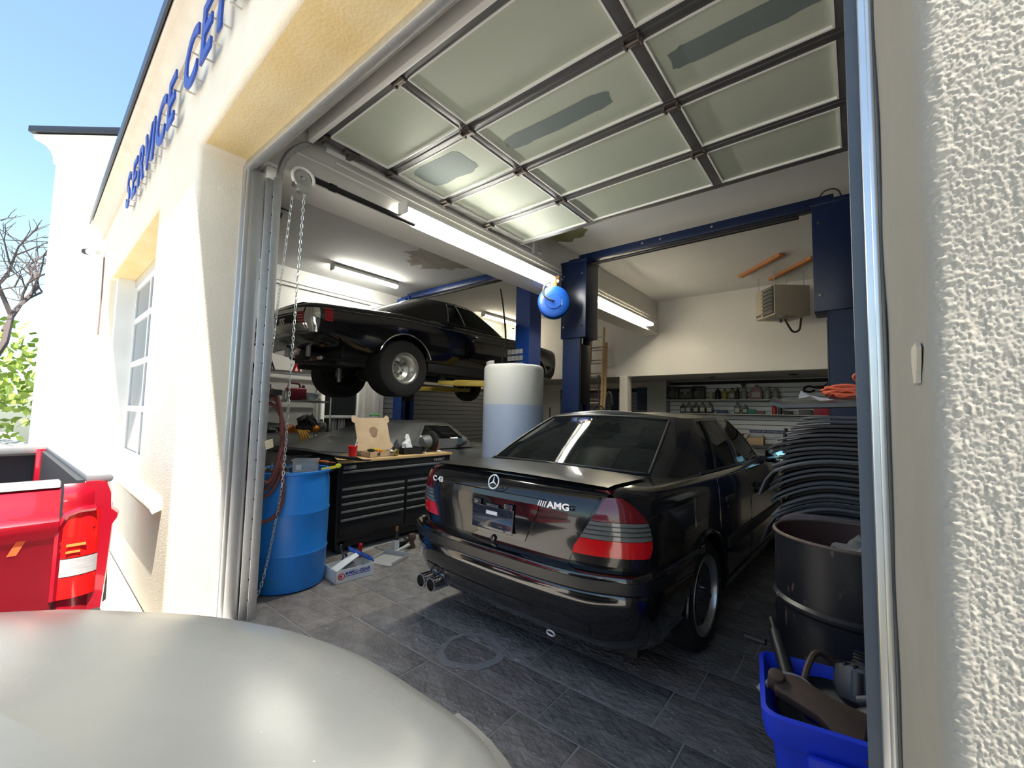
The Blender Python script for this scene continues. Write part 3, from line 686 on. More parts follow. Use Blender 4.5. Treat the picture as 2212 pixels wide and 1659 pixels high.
# ---------------------------------------------------------------- black sedan
def sedan():
    t = thing('sedan', 'dusty black four-door sedan parked tail towards the open door', 'car', (-1.61,1.80,0), -.042)
    def out(z, sR, w_, k=1):
        return [(0,sR),(.2,sR+.003),(.4,sR+.012*k),(.58,sR+.035*k),(.70,sR+.08*k),(w_-.06,sR+.155*k),(w_-.022,sR+.27*k),(w_-.008,sR+.48),(w_,sR+.9),(w_,1.9),(w_,2.9),(w_-.01,3.5),(w_-.05,4.0),(.70,4.33),(.5,4.44),(.25,4.49),(0,4.5)]
    zm = lambda z, y: 1.04*(z if y < 3.0 else lerp(.5, z, 1-.16*min(1,((y-3.0)/1.5))**1.4) if z > .5 else z)
    lv = [(.19,.30,.79),(.25,.16,.84),(.32,.10,.855),(.45,.075,.86),(.56,.07,.86),(.66,.062,.858),(.76,.055,.855),(.84,.060,.85),(.895,.074,.84),(.93,.095,.825),(.95,.12,.80),(.962,.16,.765)]
    S = Shell(lv, out, zm)
    body = build('body', S.mesh(.022), dusty_black, t, smooth=35)
    wy = [1.0, 3.69]; cs = []
    for y in wy:
        cs.append(cutter(MB().cyl((.52,y,.31),(1.2,y,.31),.365,40), t)); cs.append(cutter(MB().cyl((-.52,y,.31),(-1.2,y,.31),.365,40), t))
    # rear bumper: its own moulding around the tail
    bl_ = [(.20,.20,.80,1),(.235,.10,.845,1),(.30,.05,.868,1),(.37,.022,.876,1),(.42,.010,.88,1),(.465,.004,.882,1),(.475,.010,.878,1),(.485,.002,.884,1),(.535,-.002,.886,1),(.548,.004,.882,1),(.56,.03,.872,1)]
    SB = Shell([(a*1.13,b,c,d) for a,b,c,d in bl_], out)
    i1 = SB.find(.5, sx=1.5)
    F = []
    for z in SB.zs:
        F.append([SB.pt(i1*abs(k)/26, z, 0, -1 if k < 0 else 1) for k in range(-26,27)])
    mb = MB().grid(F); mb.grid([F[-1], [Vector((p.x*.9,p.y+.08,p.z)) for p in F[-1]]]); mb.grid([F[0], [Vector((p.x*.8,p.y+.12,p.z)) for p in F[0]]])
    bump_ = build('rear_bumper', mb, M('black_bumper_paint', (.004,.004,.005), .13, coat=1), t, smooth=35)
    cb = MB().box(-1.5,1.5,.93,3,-.1,1.2); cs2 = [cutter(MB().cyl((-1.3,.93,.31),(1.3,.93,.31),.365,40), t)]
    cut(body, cs)
    # trim bumper at the wheel arch by dropping faces in front of it
    bmx = bmesh.new(); bmx.from_mesh(bump_.data)
    bmesh.ops.delete(bmx, geom=[f for f in bmx.faces if (lambda c: c.y > 1.0-math.sqrt(max(0,.368**2-(c.z-.31)**2)))(f.calc_center_median())], context='FACES'); bmx.to_mesh(bump_.data); bmx.free()
    drop(cs); drop(cs2)
    build('bumper_strip', SB.rear_patch(lambda z: SB.find(z, sx=.42), .55, .602, .007, 30, 3), M('bumper_strip_black', (.010,.010,.011), .3), bump_)
    # deep crease in the apron
    build('apron_crease', SB.rear_patch(lambda z: SB.find(z, t=.60), .325, .39, .004, 20, 4), MATS['black_bumper_paint'], bump_)
    # trunk lid: rear face plus deck
    iz = lambda z: S.find(z, t=interp([.58,.70,.95],[.46,.52,.64], z))
    lid = build('trunk_lid', S.rear_patch(iz, .605, .955, .005, 18, 10), dusty_black, t, smooth=35)
    g = []
    for q in range(9):
        y = lerp(.125,.60,q/8); g.append([Vector((x, y+ (abs(x)/.66)**3*.03*(1-q/8), .967*1.04+.022*(1-(x/.78)**2)+ (.006 if q else 0))) for x in [lerp(-.66,.66,k/14) for k in range(15)]])
    build('deck_panel', MB().grid(g), M('dusty_deck', (.010,.010,.011), .32, coat=.3, col2=(.026,.0255,.025), nscale=3, noise2=(120,.72,(.07,.07,.068))), lid)
    # licence recess, handle strip and plate bracket
    rec = M('recess_black', (.006,.006,.008), .1, coat=.6)
    def rp(tl, z0, z1, off): 
        return S.rear_patch(lambda z: S.find(z, t=tl(z)), z0, z1, off, 12, 4)
    pr_ = build('plate_recess', rp(lambda z: lerp(.22,.315,(z-.66)/.2), .66, .855, .010), rec, lid, smooth=30)
    build('handle_strip', rp(lambda z: .335, .857, .885, .028), dusty_black, lid, smooth=30)
    build('plate_bracket', MB().box(-.155,.155,.034,.041,.705,.835).box(-.155,-.09,.034,.041,.835,.865).box(.09,.155,.034,.041,.835,.865).box(-.05,.05,.034,.041,.835,.85), M('plate_bracket', (.02,.024,.035), .12, coat=.5), lid, bevel=.004)
    build('bracket_sticker', MB().box(-.04,.045,.031,.0345,.792,.812), M('sticker_white', (.6,.6,.62), .5), lid)
    for x, z in ((-.115,.85),(.115,.85),(-.1,.718),(.1,.718)): build('screw', MB().cyl((x,.029,z),(x,.036,z),.006,10), chrome, lid)
    build('trunk_lock', MB().lathe([(0,0),(.008,0),(.010,.004),(.016,.004),(.018,.01)], 20, (0,.043,.66), 'Y').lathe([(0,0),(.006,.0)],8,(0,.042,.66),'Y'), chrome, lid)
    star = MB().tube([(.038*math.cos(a),0,.038*math.sin(a)) for a in [2*PI*k/32 for k in range(32)]], .0042, 8, closed=True)
    for k in range(3):
        a = PI/2+k*2*PI/3; c_, s_ = math.cos(a), math.sin(a); px, pz = -s_*.006, c_*.006
        star.add([(px,-.003,pz),(-px,-.003,-pz),(c_*.038,-.002,s_*.038),(0,-.007,0)], [(0,3,2),(3,1,2)])
    build('emblem', star, M('badge_bright', (.75,.75,.76), .3, .3), lid, loc=(0,.046,.972), rot=(-.25,0,0), smooth=0)
    bsil = M('badge_bright', (.75,.75,.76), .3, .3)
    text('model_badge', 'C 43', .046, .004, bsil, lid, (-.545,.05,.918), (PI/2,0,-.1), bold=.0012, sx=1.25)
    text('engine_badge', 'AMG', .044, .004, bsil, lid, (.385,.034,.893), (PI/2,0,.11), bold=.0015, sx=1.3)
    sl_ = MB()
    for k in range(4): sl_.add([(k*.013,0,0),(k*.013+.007,0,0),(k*.013+.019,0,.029),(k*.013+.012,0,.029)], [(0,1,2,3)])
    build('badge_stripes', sl_, bsil, lid, loc=(.325,.030,.893), rot=(0,0,.07))
    # tail lamps
    red = M('lamp_red', (.55,.006,.008), .12, coat=.8, spec=.6); dark_red = M('lamp_dark_red', (.13,.004,.008), .1, coat=.8); smoke = M('lamp_smoked', (.10,.098,.09), .1, coat=.8, col2=(.16,.155,.14), nscale=14, stretch=(1,1,8))
    for sd, nm in ((1,'right'),(-1,'left')):
        li = lambda z: S.find(z, t=interp([.63,.72,.81,.95],[.475,.53,.585,.665], z)); 
        lo = lambda z: S.find(z, sx=interp([.63,.72,.82,.92,.95],[.235,.27,.25,.19,.17], z))
        lamp = build('tail_lamp', S.patch(li, lo, .668, .742, .014, 16, 5, sd), red, t, smooth=40)
        build('lamp_clear_band', S.patch(li, lo, .744, .823, .013, 16, 5, sd), smoke, lamp, smooth=40, label='smoked clear reversing and indicator band')
        build('lamp_upper', S.patch(li, lo, .825, .955, .012, 16, 5, sd), dark_red, lamp, smooth=40, label='dark red upper lens')
        for z in (.765,.785,.805): build('lens_rib', S.patch(li, lo, z-.002, z+.002, .0155, 16, 1, sd), M('lens_rib', (.02,.02,.02), .3), lamp)
        # side panels
        s0 = lambda z: S.find(z, sx=max(1.24, 1.0+math.sqrt(max(0,.41**2-(z-.31)**2))))
        d1 = build('rear_door', S.patch(s0, lambda z: S.find(z, sx=2.02), .30, .925, .004, 14, 10, sd), dusty_black, t)
        d2 = build('front_door', S.patch(lambda z: S.find(z, sx=2.03), lambda z: S.find(z, sx=3.02), .30, .925, .004, 10, 10, sd), dusty_black, t)
        for d_, y in ((d1,1.36),(d2,2.22)):
            build('door_handle', MB().box(sd*.868-.012,sd*.868+.012,y,y+.17,.805,.842).cyl((sd*.86,y+.05,.775),(sd*.878,y+.05,.775),.016,12), black_plastic, d_, bevel=.006)
        build('side_moulding', S.patch(lambda z: S.find(z, sx=1.36), lambda z: S.find(z, sx=3.2), .485, .545, .018, 20, 2, sd), black_plastic, t)
        build('sill', S.patch(lambda z: S.find(z, sx=1.33), lambda z: S.find(z, sx=3.2), .215, .295, .02, 20, 3, sd), dusty_black, t)
        if sd == 1: build('fuel_flap', S.patch(lambda z: S.find(z, sx=.80), lambda z: S.find(z, sx=.99), .715, .868, .0045, 4, 4, 1), dusty_black, t)
        mr = build('door_mirror', MB().ball((sd*.93,2.78,1.03),.1,14,(1.05,.75,.72)).box(sd*.78,sd*.86,2.76,2.83,.98,1.02), black_plastic, t, label='black door mirror')
        build('mirror_glass', MB().box(sd*.93-.085,sd*.93+.085,2.70,2.712,.975,1.085), M('mirror_glass', (.35,.5,.5), .04, 1), mr, bevel=.004)
        arch_t = [(sd*.866, 1.0+.372*math.cos(a), .31+.372*math.sin(a)) for a in [PI*k/20 for k in range(21)]]
        build('arch_lip', MB().tube(arch_t, .012, 8), dusty_black, t)
    # greenhouse
    belt = [(0,.60,1.011),(.36,.615,1.008),(.625,.68,0.998),(.735,.82,0.988),(.775,1.26,0.984),(.785,1.98,0.982),(.785,2.08,0.982),(.77,2.82,0.976),(.73,2.98,0.974),(.64,3.08,0.974),(.34,3.2,0.976),(0,3.24,0.976)]
    topl = [(0,1.34,1.384),(.28,1.345,1.378),(.50,1.375,1.360),(.558,1.46,1.352),(.585,1.60,1.354),(.60,2.02,1.364),(.60,2.1,1.364),(.585,2.42,1.357),(.56,2.48,1.354),(.50,2.50,1.362),(.26,2.46,1.384),(0,2.45,1.390)]
    fr, gl, roof, P, n = greenhouse(belt, topl, [(0,2),(4,5),(6,7),(9,11)], .06, .93, .028)
    build('pillars', fr, M('dusty_pillar', (.006,.006,.007), .25, coat=.3, col2=(.024,.023,.022), nscale=9, noise2=(150,.70,(.09,.087,.083))), t, smooth=35)
    build('roof', roof, MATS['dusty_deck'], t, smooth=40)
    build('rear_window', gl[0][0], glass_dark, t, smooth=60, label='dusty rear window glass')
    for k, nm in ((1,'rear_door_window'),(2,'front_door_window')):
        for mbx in gl[k]: build(nm, mbx, glass_dark, t, smooth=60)
    build('windscreen', gl[3][0], glass_dark, t, smooth=60)
    ring_ = [P(j,.06,1,.004) for j in range(0,9)]+[P(8,v,1,.004) for v in (.3,.5,.7)]+[P(j,.93,1,.004) for j in range(8,-1,-1)]
    full = ring_+[Vector((-p.x,p.y,p.z)) for p in ring_[::-1][1:-1]]
    build('window_seal', MB().tube(full, .009, 6, closed=True), black_plastic, t)
    for sd in (1,-1):
        build('belt_moulding', MB().tube([P(j,.05,sd,.006) for j in range(15,30)], .010, 6), M('belt_trim', (.03,.03,.03), .3), t)
        build('quarter_bar', MB().tube([P(17,v,sd,.002) for v in (.06,.3,.5,.7,.93)], .012, 6), black_plastic, t)
    # cabin
    lea = M('grey_leather', (.05,.05,.052), .5)
    build('rear_shelf', MB().box(-.62,.62,.95,1.5,1.008,1.02), black_plastic, t)
    build('rear_bench', MB().box(-.6,.6,1.48,1.62,.99,1.05), lea, t, bevel=.03, seg=3)
    for x in (-.36,.36): build('headrest', MB().obox((x,1.5,1.1),(.26,.08,.16),(-.1,0,0)), lea, t, bevel=.03, seg=3)
    for x in (-.36,.36): build('front_seat', MB().obox((x,2.25,1.0),(.46,.12,.24),(-.2,0,0)).obox((x,2.24,1.2),(.26,.09,.17),(-.15,0,0)), lea, t, bevel=.03, seg=3)
    build('dashboard', MB().box(-.68,.68,2.75,3.05,.94,1.0), black_plastic, t, bevel=.02)
    build('steering_wheel', MB().tube([(-.36+.18*math.cos(a),2.66+.05*math.sin(a),1.0+.17*math.sin(a)) for a in [2*PI*k/24 for k in range(24)]], .014, 6, closed=True), black_plastic, t)
    # exhaust tips
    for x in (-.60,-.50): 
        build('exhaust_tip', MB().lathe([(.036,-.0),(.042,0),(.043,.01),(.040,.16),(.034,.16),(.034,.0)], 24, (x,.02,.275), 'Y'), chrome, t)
        build('exhaust_bore', MB().lathe([(0,.05),(.034,.05)], 16, (x,.02,.275), 'Y'), M('bore_black', (.01,.01,.01), .9), t)  # flat black disc closing the inside of the tip
    build('tow_eye', MB().tube([(.33+.025*math.cos(a),.16,.22+.012*math.sin(a)) for a in [2*PI*k/14 for k in range(14)]], .006, 6, closed=True), galv, t)
    build('underbody', MB().box(-.72,.72,.35,4.2,.16,.24), black_plastic, t)
    # wheels
    rim_m = M('rim_silver', (.42,.42,.43), .28, .85); rim_d = M('rim_face_dusty', (.10,.10,.105), .4, .7)
    R, r, wd = .315, .222, .235
    tm = build('tyre', tyre_mb(R, r, wd), tread, t, loc=(.735,1.0,R))
    def rim_parts(tyre_, sd):
        lip = MB().lathe([(r-.002,-wd/2),(r+.006,wd/2-.004),(r+.002,wd/2+.002),(r-.012,wd/2-.002),(r-.02,wd/2-.04),(r-.03,wd/2-.05)], 48, axis='X')
        dish = MB().lathe([(r-.03,wd/2-.05),(r-.05,wd/2-.028),(.12,wd/2-.024),(.075,wd/2-.03),(.06,wd/2-.045),(.035,wd/2-.045),(.032,wd/2-.03),(0,wd/2-.028)], 48, axis='X')
        for mb in (lip, dish):
            if sd < 0: mb.xform(Matrix.Scale(-1,4,(1,0,0)))
        build('rim_lip', lip, rim_m, tyre_); d = build('rim_face', dish, rim_d, tyre_)
        bl2 = MB()
        for k in range(5):
            a = 2*PI*k/5+.3; bl2 = MB().cyl((sd*(wd/2-.046),.056*math.cos(a),.056*math.sin(a)),(sd*(wd/2-.026),.056*math.cos(a),.056*math.sin(a)),.009,8); build('wheel_bolt', bl2, chrome, tyre_)
            a = 2*PI*k/5+.9; build('rim_slot', MB().lathe([(0,0),(.017,0)],12,(sd*(wd/2-.0215),.15*math.cos(a),.15*math.sin(a)),'X'), M('slot_black', (.005,.005,.005), .8), tyre_)
    rim_parts(tm, 1)
    for (x, y) in ((.735,3.69),(-.735,1.0),(-.735,3.69)):
        c = copyo(tm, t, (x,y,R)); rim_parts(c, 1 if x > 0 else -1)
    return t
sedan()
# ---------------------------------------------------------------- raised muscle coupe
def wheel(parent, loc, R, r, wd, sd, rimm, deep=.1, holes=8, tm=None):
    ty = build('tyre', tyre_mb(R, r, wd), tm or tread, parent, loc=loc)
    mb = MB().lathe([(r-.002,-wd/2+.01),(r+.008,wd/2-.006),(r+.006,wd/2+.004),(r-.01,wd/2+.002),(r-.014,wd/2-.012),(r-.03,wd/2-.02),(r-.05,wd/2-deep),(.105,wd/2-deep-.03),(.095,wd/2-deep-.01),(.045,wd/2-deep-.008),(.043,wd/2-deep-.03),(0,wd/2-deep-.03)], 40, axis='X')
    if sd < 0: mb.xform(Matrix.Scale(-1,4,(1,0,0)))
    rim = build('rim', mb, rimm, ty)
    for k in range(holes):
        a = 2*PI*k/holes; q = .072
        build('rim_hole', MB().lathe([(0,0),(.012 if k%2 else .008,0)], 10, (sd*(wd/2-deep-.0075),q*math.cos(a),q*math.sin(a)), 'X'), M('slot_black', (.005,.005,.005), .8), ty)
    return ty
def coupe():
    t = thing('muscle_coupe', 'black two-door muscle coupe with fat rear tyres raised on the blue lift', 'car', (-5.62,2.29,1.72), -.02)
    def out(z, sR, w_):
        sR -= .2
        return [(0,sR),(.3,sR+.006),(.55,sR+.022),(.75,sR+.055),(w_-.07,sR+.10),(w_-.02,sR+.20),(w_-.005,sR+.5),(w_+.005,1.2),(w_-.015,1.9),(w_-.025,2.5),(w_-.015,3.3),(w_,4.0),(w_-.02,4.6),(w_-.10,4.86),(.62,4.94),(.3,4.98),(0,5.0)]
    def zm(z, y):
        if z > .55: z -= .085*max(0, 1-y/1.2)*(z-.55)/.4 + .05*max(0,(y-3.6)/1.4)*(z-.55)/.4
        if z < .5: z += .10*max(0, 1-y/.9)
        return z
    lv = [(.34,.34,.86),(.42,.16,.925),(.52,.09,.955),(.62,.06,.965),(.72,.055,.965),(.82,.06,.955),(.88,.075,.935),(.92,.10,.90),(.94,.16,.84)]
    S = Shell(lv, out, zm)
    body = build('body', S.mesh(.03), black_paint, t, smooth=35)
    cs = []
    for sd in (1,-1):
        cs.append(cutter(MB().cyl((sd*.35,1.22,.36),(sd*1.3,1.22,.36),.40,40).box(min(sd*.35,sd*1.3),max(sd*.35,sd*1.3),.82,1.62,-.2,.3), t)) if False else cs.append(cutter(MB().cyl((sd*.35,1.22,.22),(sd*1.3,1.22,.22),.43,40), t))
        cs.append(cutter(MB().cyl((sd*.5,4.06,.30),(sd*1.3,4.06,.30),.38,40), t))
    cut(body, cs); drop(cs)
    for sd in (1,-1):
        a0, a1 = .12, PI-.35
        build('wheel_trim', MB().tube([(sd*.968,1.22+.432*math.cos(a),.22+.432*math.sin(a)) for a in [lerp(.32,PI-.42,k/24) for k in range(25)]], .011, 8), chrome, t, label='chrome wheel arch trim')
        build('wheel_trim', MB().tube([(sd*.962,4.06+.382*math.cos(a),.30+.382*math.sin(a)) for a in [lerp(.3,PI-.25,k/20) for k in range(21)]], .010, 8), chrome, t, label='chrome wheel arch trim')
        mk = M('marker_red', (.5,.01,.02), .3)
        for k in range(6): build('side_marker', S.patch(lambda z: S.find(z, sx=.10), lambda z: S.find(z, sx=.185), .665+k*.03, .687+k*.03, .005, 3, 1, sd), mk, t)
        build('door', S.patch(lambda z: S.find(z, sx=2.35), lambda z: S.find(z, sx=3.62), .36, .90, .004, 14, 8, sd), black_paint, t)
        build('door_handle', MB().box(sd*.955-.014,sd*.955+.014,2.42,2.56,.80,.825).cyl((sd*.94,2.46,.74),(sd*.96,2.46,.74),.014,10), chrome, t, bevel=.005)
        build('pinstripe', S.patch(lambda z: S.find(z, sx=.08), lambda z: S.find(z, sx=4.6), .846, .852, .003, 40, 1, sd), M('chrome_line', (.4,.4,.4), .3, .8), t)
        build('lamp_end_cap', S.patch(lambda z: S.find(z, t=.865), lambda z: S.find(z, sx=.04), .50, .83, .045, 10, 5, sd), chrome, t, smooth=40, label='chrome bumper end cap')
        lmp = build('tail_lamp', S.patch(lambda z: S.find(z, t=.77), lambda z: S.find(z, t=.86), .60, .765, .048, 6, 3, sd), M('coupe_lamp_red', (.35,.02,.02), .15, coat=.6), t)
        for k in range(3): build('lamp_bar', S.patch(lambda z: S.find(z, t=.775), lambda z: S.find(z, t=.855), .635+k*.04, .641+k*.04, .052, 6, 1, sd), chrome, lmp)
    build('rear_bumper', S.rear_patch(lambda z: S.find(z, t=.86), .47, .595, .075, 20, 4), chrome, t, smooth=40)
    build('bumper_top', S.rear_patch(lambda z: S.find(z, t=.86), .77, .83, .055, 20, 3), chrome, t, smooth=40)
    pan = build('tail_panel', S.rear_patch(lambda z: S.find(z, t=.76), .60, .765, .042, 20, 3), M('tail_panel_black', (.01,.01,.011), .45), t)
    ln = [S.pt(S.find(.68,t=.74)*abs(k)/14, z, .046, -1 if k < 0 else 1) for z, ks in ((.615,range(-14,15)),(.75,range(14,-15,-1))) for k in ks]
    build('panel_trim', MB().tube(ln, .005, 5, closed=True), chrome, pan)
    text('badge', 'SS', .10, .006, M('badge_silver', (.7,.7,.7), .4, .2), pan, (.50,-.20,.585), (PI/2,0,.08), bold=.0015, sx=1.2)
    build('tow_hook', MB().box(-.06,.05,-.30,-.18,.47,.60).cyl((0,-.26,.6),(0,-.26,.68),.03,10), chrome, t, bevel=.008)
    build('roll_pan', S.rear_patch(lambda z: S.find(z, sx=.3), .345, .465, .004, 24, 4), black_paint, t, smooth=40)
    # deck lid ridge
    g = []
    for q in range(9):
        y = lerp(.0,.86,q/8); g.append([Vector((x, y, zm(.94,y)+.03*(1-(x/.86)**2)+.012)) for x in [lerp(-.62,.62,k/12) for k in range(13)]])
    build('deck_lid', MB().grid(g), black_paint, t)
    belt = [(0,1.02,.965),(.40,1.05,.963),(.62,1.17,.955),(.80,1.42,.945),(.835,2.20,.95),(.84,2.56,.95),(.84,2.60,.95),(.825,3.36,.945),(.78,3.48,.945),(.70,3.56,.945),(.36,3.70,.95),(0,3.74,.95)]
    topl = [(0,2.02,1.325),(.34,2.04,1.318),(.50,2.10,1.305),(.585,2.25,1.292),(.62,2.36,1.29),(.63,2.52,1.293),(.63,2.56,1.293),(.615,2.86,1.285),(.59,2.92,1.28),(.54,2.95,1.285),(.30,2.92,1.308),(0,2.90,1.315)]
    belt = [(x,y-.17,z+.005) for x,y,z in belt]; topl = [(x,y-.2,z+.055) for x,y,z in topl]
    fr, gl, roof, P, n = greenhouse(belt, topl, [(0,2),(4,5),(6,7),(9,11)], .08, .92, .025)
    build('pillars', fr, M('satin_black_roof', (.012,.011,.010), .35), t, smooth=35); build('roof', roof, MATS['satin_black_roof'], t)
    build('rear_window', gl[0][0], glass_black, t)
    side_g = M('green_side_glass', (.12,.15,.11), .04, trans=.9, ior=1.15)
    for mbx in gl[1]: build('quarter_window', mbx, side_g, t)
    for mbx in gl[2]: build('door_window', mbx, side_g, t)
    build('windscreen', gl[3][0], side_g, t)
    for sd in (1,-1):
        js = range(16,29); lp = [P(j,.92,sd,.006) for j in js]
        build('window_trim', MB().tube([P(16,.08,sd,.006),P(16,.35,sd,.006),P(16,.7,sd,.006)]+lp, .008, 6), chrome, t)
        build('window_post', MB().tube([P(20,.08,sd,.005),P(20,.5,sd,.005),P(20,.92,sd,.005)], .009, 6), chrome, t)
    rimm = M('polished_rim', (.62,.61,.58), .22, .9)
    for sd in (1,-1):
        wheel(t, (sd*.76,1.22,.20), .375, .205, .40, sd, rimm, .16)
        wheel(t, (sd*.80,4.06,.20), .33, .19, .20, sd, rimm, .05)
        cy = MB().cyl((sd*.45,1.05,.05),(sd*.48,1.05,.55),.03,10)
        for k in range(9): cy.tube([(sd*.465+.045*math.cos(a),1.05+.045*math.sin(a),.10+k*.03+.03*a/(2*PI)) for a in [2*PI*q/8 for q in range(8)]], .006, 5)
        build('coilover', cy, galv, t)
    build('rear_axle', MB().cyl((-.6,1.22,.2),(.6,1.22,.2),.045,12).ball((0,1.22,.2),.15,14), dark_metal, t)
    build('underbody', MB().box(-.62,.62,.5,4.6,.28,.4).box(-.25,.25,.3,1.0,.24,.36), dark_metal, t, bevel=.02)
    for sd in (1,-1): build('frame_rail', MB().box(sd*.55-.05,sd*.55+.05,.5,4.6,.2,.3).box(sd*.8-.03,sd*.8+.03,1.7,3.6,.2,.34), dark_metal, t, bevel=.01)
    build('fuel_line', MB().tube(cr([(-.5,.35,.36),(-.3,.28,.30),(0,.25,.27),(.4,.26,.26),(.6,.45,.26),(.7,.8,.28)],6), .012, 6).tube(cr([(-.45,.36,.33),(-.1,.3,.28),(.3,.27,.245),(.55,.4,.25)],6), .010, 6), dark_metal, t)
    for x, m_ in ((.18,'red_fitting'),(.30,'steel_fitting'),(.42,'red_fitting'),(.52,'steel_fitting')):
        build('hose_fitting', MB().cyl((x,.26,.262),(x+.07,.262,.26),.022,10), M(m_, (.30,.06,.03) if m_[0]=='r' else (.5,.5,.5), .35, .7), t)
    build('tank_strap', MB().box(.30,.36,.2,.24,.29,.44).box(-.12,-.03,.12,.2,.3,.42), galv, t, bevel=.006)
    return t
coupe()
# ---------------------------------------------------------------- grey fastback under it
def fastback():
    t = thing('fastback_car', 'dusty grey fastback sports car parked underneath the raised coupe', 'car', (-5.42,2.12,0), -.02)
    grey = M('dusty_grey_paint', (.085,.088,.09), .42, coat=.2, col2=(.125,.128,.13), nscale=2.2, noise2=(9,.7,(.15,.15,.15)))
    def out(z, sR, w_):
        return [(0,sR),(.35,sR+.02),(.6,sR+.09),(.75,sR+.22),(w_-.03,sR+.5),(w_,1.1),(w_-.03,1.8),(w_-.05,2.6),(w_-.01,3.3),(w_-.06,3.8),(.6,4.1),(.3,4.22),(0,4.25)]
    lv = [(.2,.3,.8),(.3,.08,.86),(.45,.0,.88),(.6,.02,.88),(.72,.06,.86),(.80,.12,.82),(.84,.2,.74)]
    S = Shell(lv, out, lambda z, y: z-.12*max(0,(y-3.1)/1.1)*max(0,(z-.5)/.34))
    body = build('body', S.mesh(.03), grey, t, smooth=35)
    cs = [cutter(MB().cyl((sd*.5,y,.31),(sd*1.2,y,.31),.36,32), t) for sd in (1,-1) for y in (.85,3.3)]
    cut(body, cs); drop(cs)
    belt = [(0,.35,.87),(.42,.42,.865),(.62,.6,.855),(.72,.95,.845),(.75,1.5,.84),(.755,1.55,.84),(.75,2.62,.835),(.70,2.74,.835),(.62,2.82,.835),(.3,2.98,.84),(0,3.02,.84)]
    topl = [(0,1.62,1.23),(.30,1.63,1.225),(.48,1.68,1.205),(.54,1.74,1.195),(.555,1.85,1.195),(.56,1.9,1.195),(.55,2.28,1.19),(.53,2.34,1.185),(.48,2.37,1.19),(.26,2.34,1.215),(0,2.32,1.22)]
    fr, gl, roof, P, n = greenhouse(belt, topl, [(0,2),(5,6),(8,10)], .38, .9, .035)
    build('pillars', fr, grey, t, smooth=40); build('roof', roof, grey, t)
    build('rear_window', gl[0][0], M('dusty_rear_glass', (.10,.103,.105), .3, col2=(.14,.143,.145), nscale=3), t)
    for mbx in gl[1]: build('door_window', mbx, glass_black, t)
    build('windscreen', gl[2][0], glass_black, t)
    build('ducktail', MB().grid([[Vector((x, .10+.18*q+.1*(x/.7)**2, .845+.075*(1-q)+.02*q)) for x in [lerp(-.66,.66,k/12) for k in range(13)]] for q in (0,.5,1)]).grid([[Vector((x, .10+.1*(x/.7)**2+.12*q, .92-.12*q)) for x in [lerp(-.66,.66,k/12) for k in range(13)]] for q in (0,1)]), M('pale_spoiler', (.22,.23,.24), .4), t)
    for sd in (1,-1):
        mr = build('door_mirror', MB().ball((sd*.87,2.36,.95),.085,14,(.9,.75,.8)).bar((sd*.74,2.4,.86),(sd*.86,2.38,.9),.03,.03), grey, t)
        build('mirror_glass', MB().lathe([(0,0),(.062,0)],16,(sd*.87,2.30,.95),'Y'), M('mirror_glass', (.35,.5,.5), .04, 1), mr)
        build('window_trim', MB().tube([P(j,.9,sd,.006) for j in range(20,26)], .007, 6), chrome, t)
        for y in (.85,3.3): wheel(t, (sd*.75,y,.31), .31, .2, .22, sd, M('rim_dull', (.2,.2,.2), .4, .8), .05, 5)
    build('underbody', MB().box(-.7,.7,.3,4.0,.16,.3), black_plastic, t)
fastback()
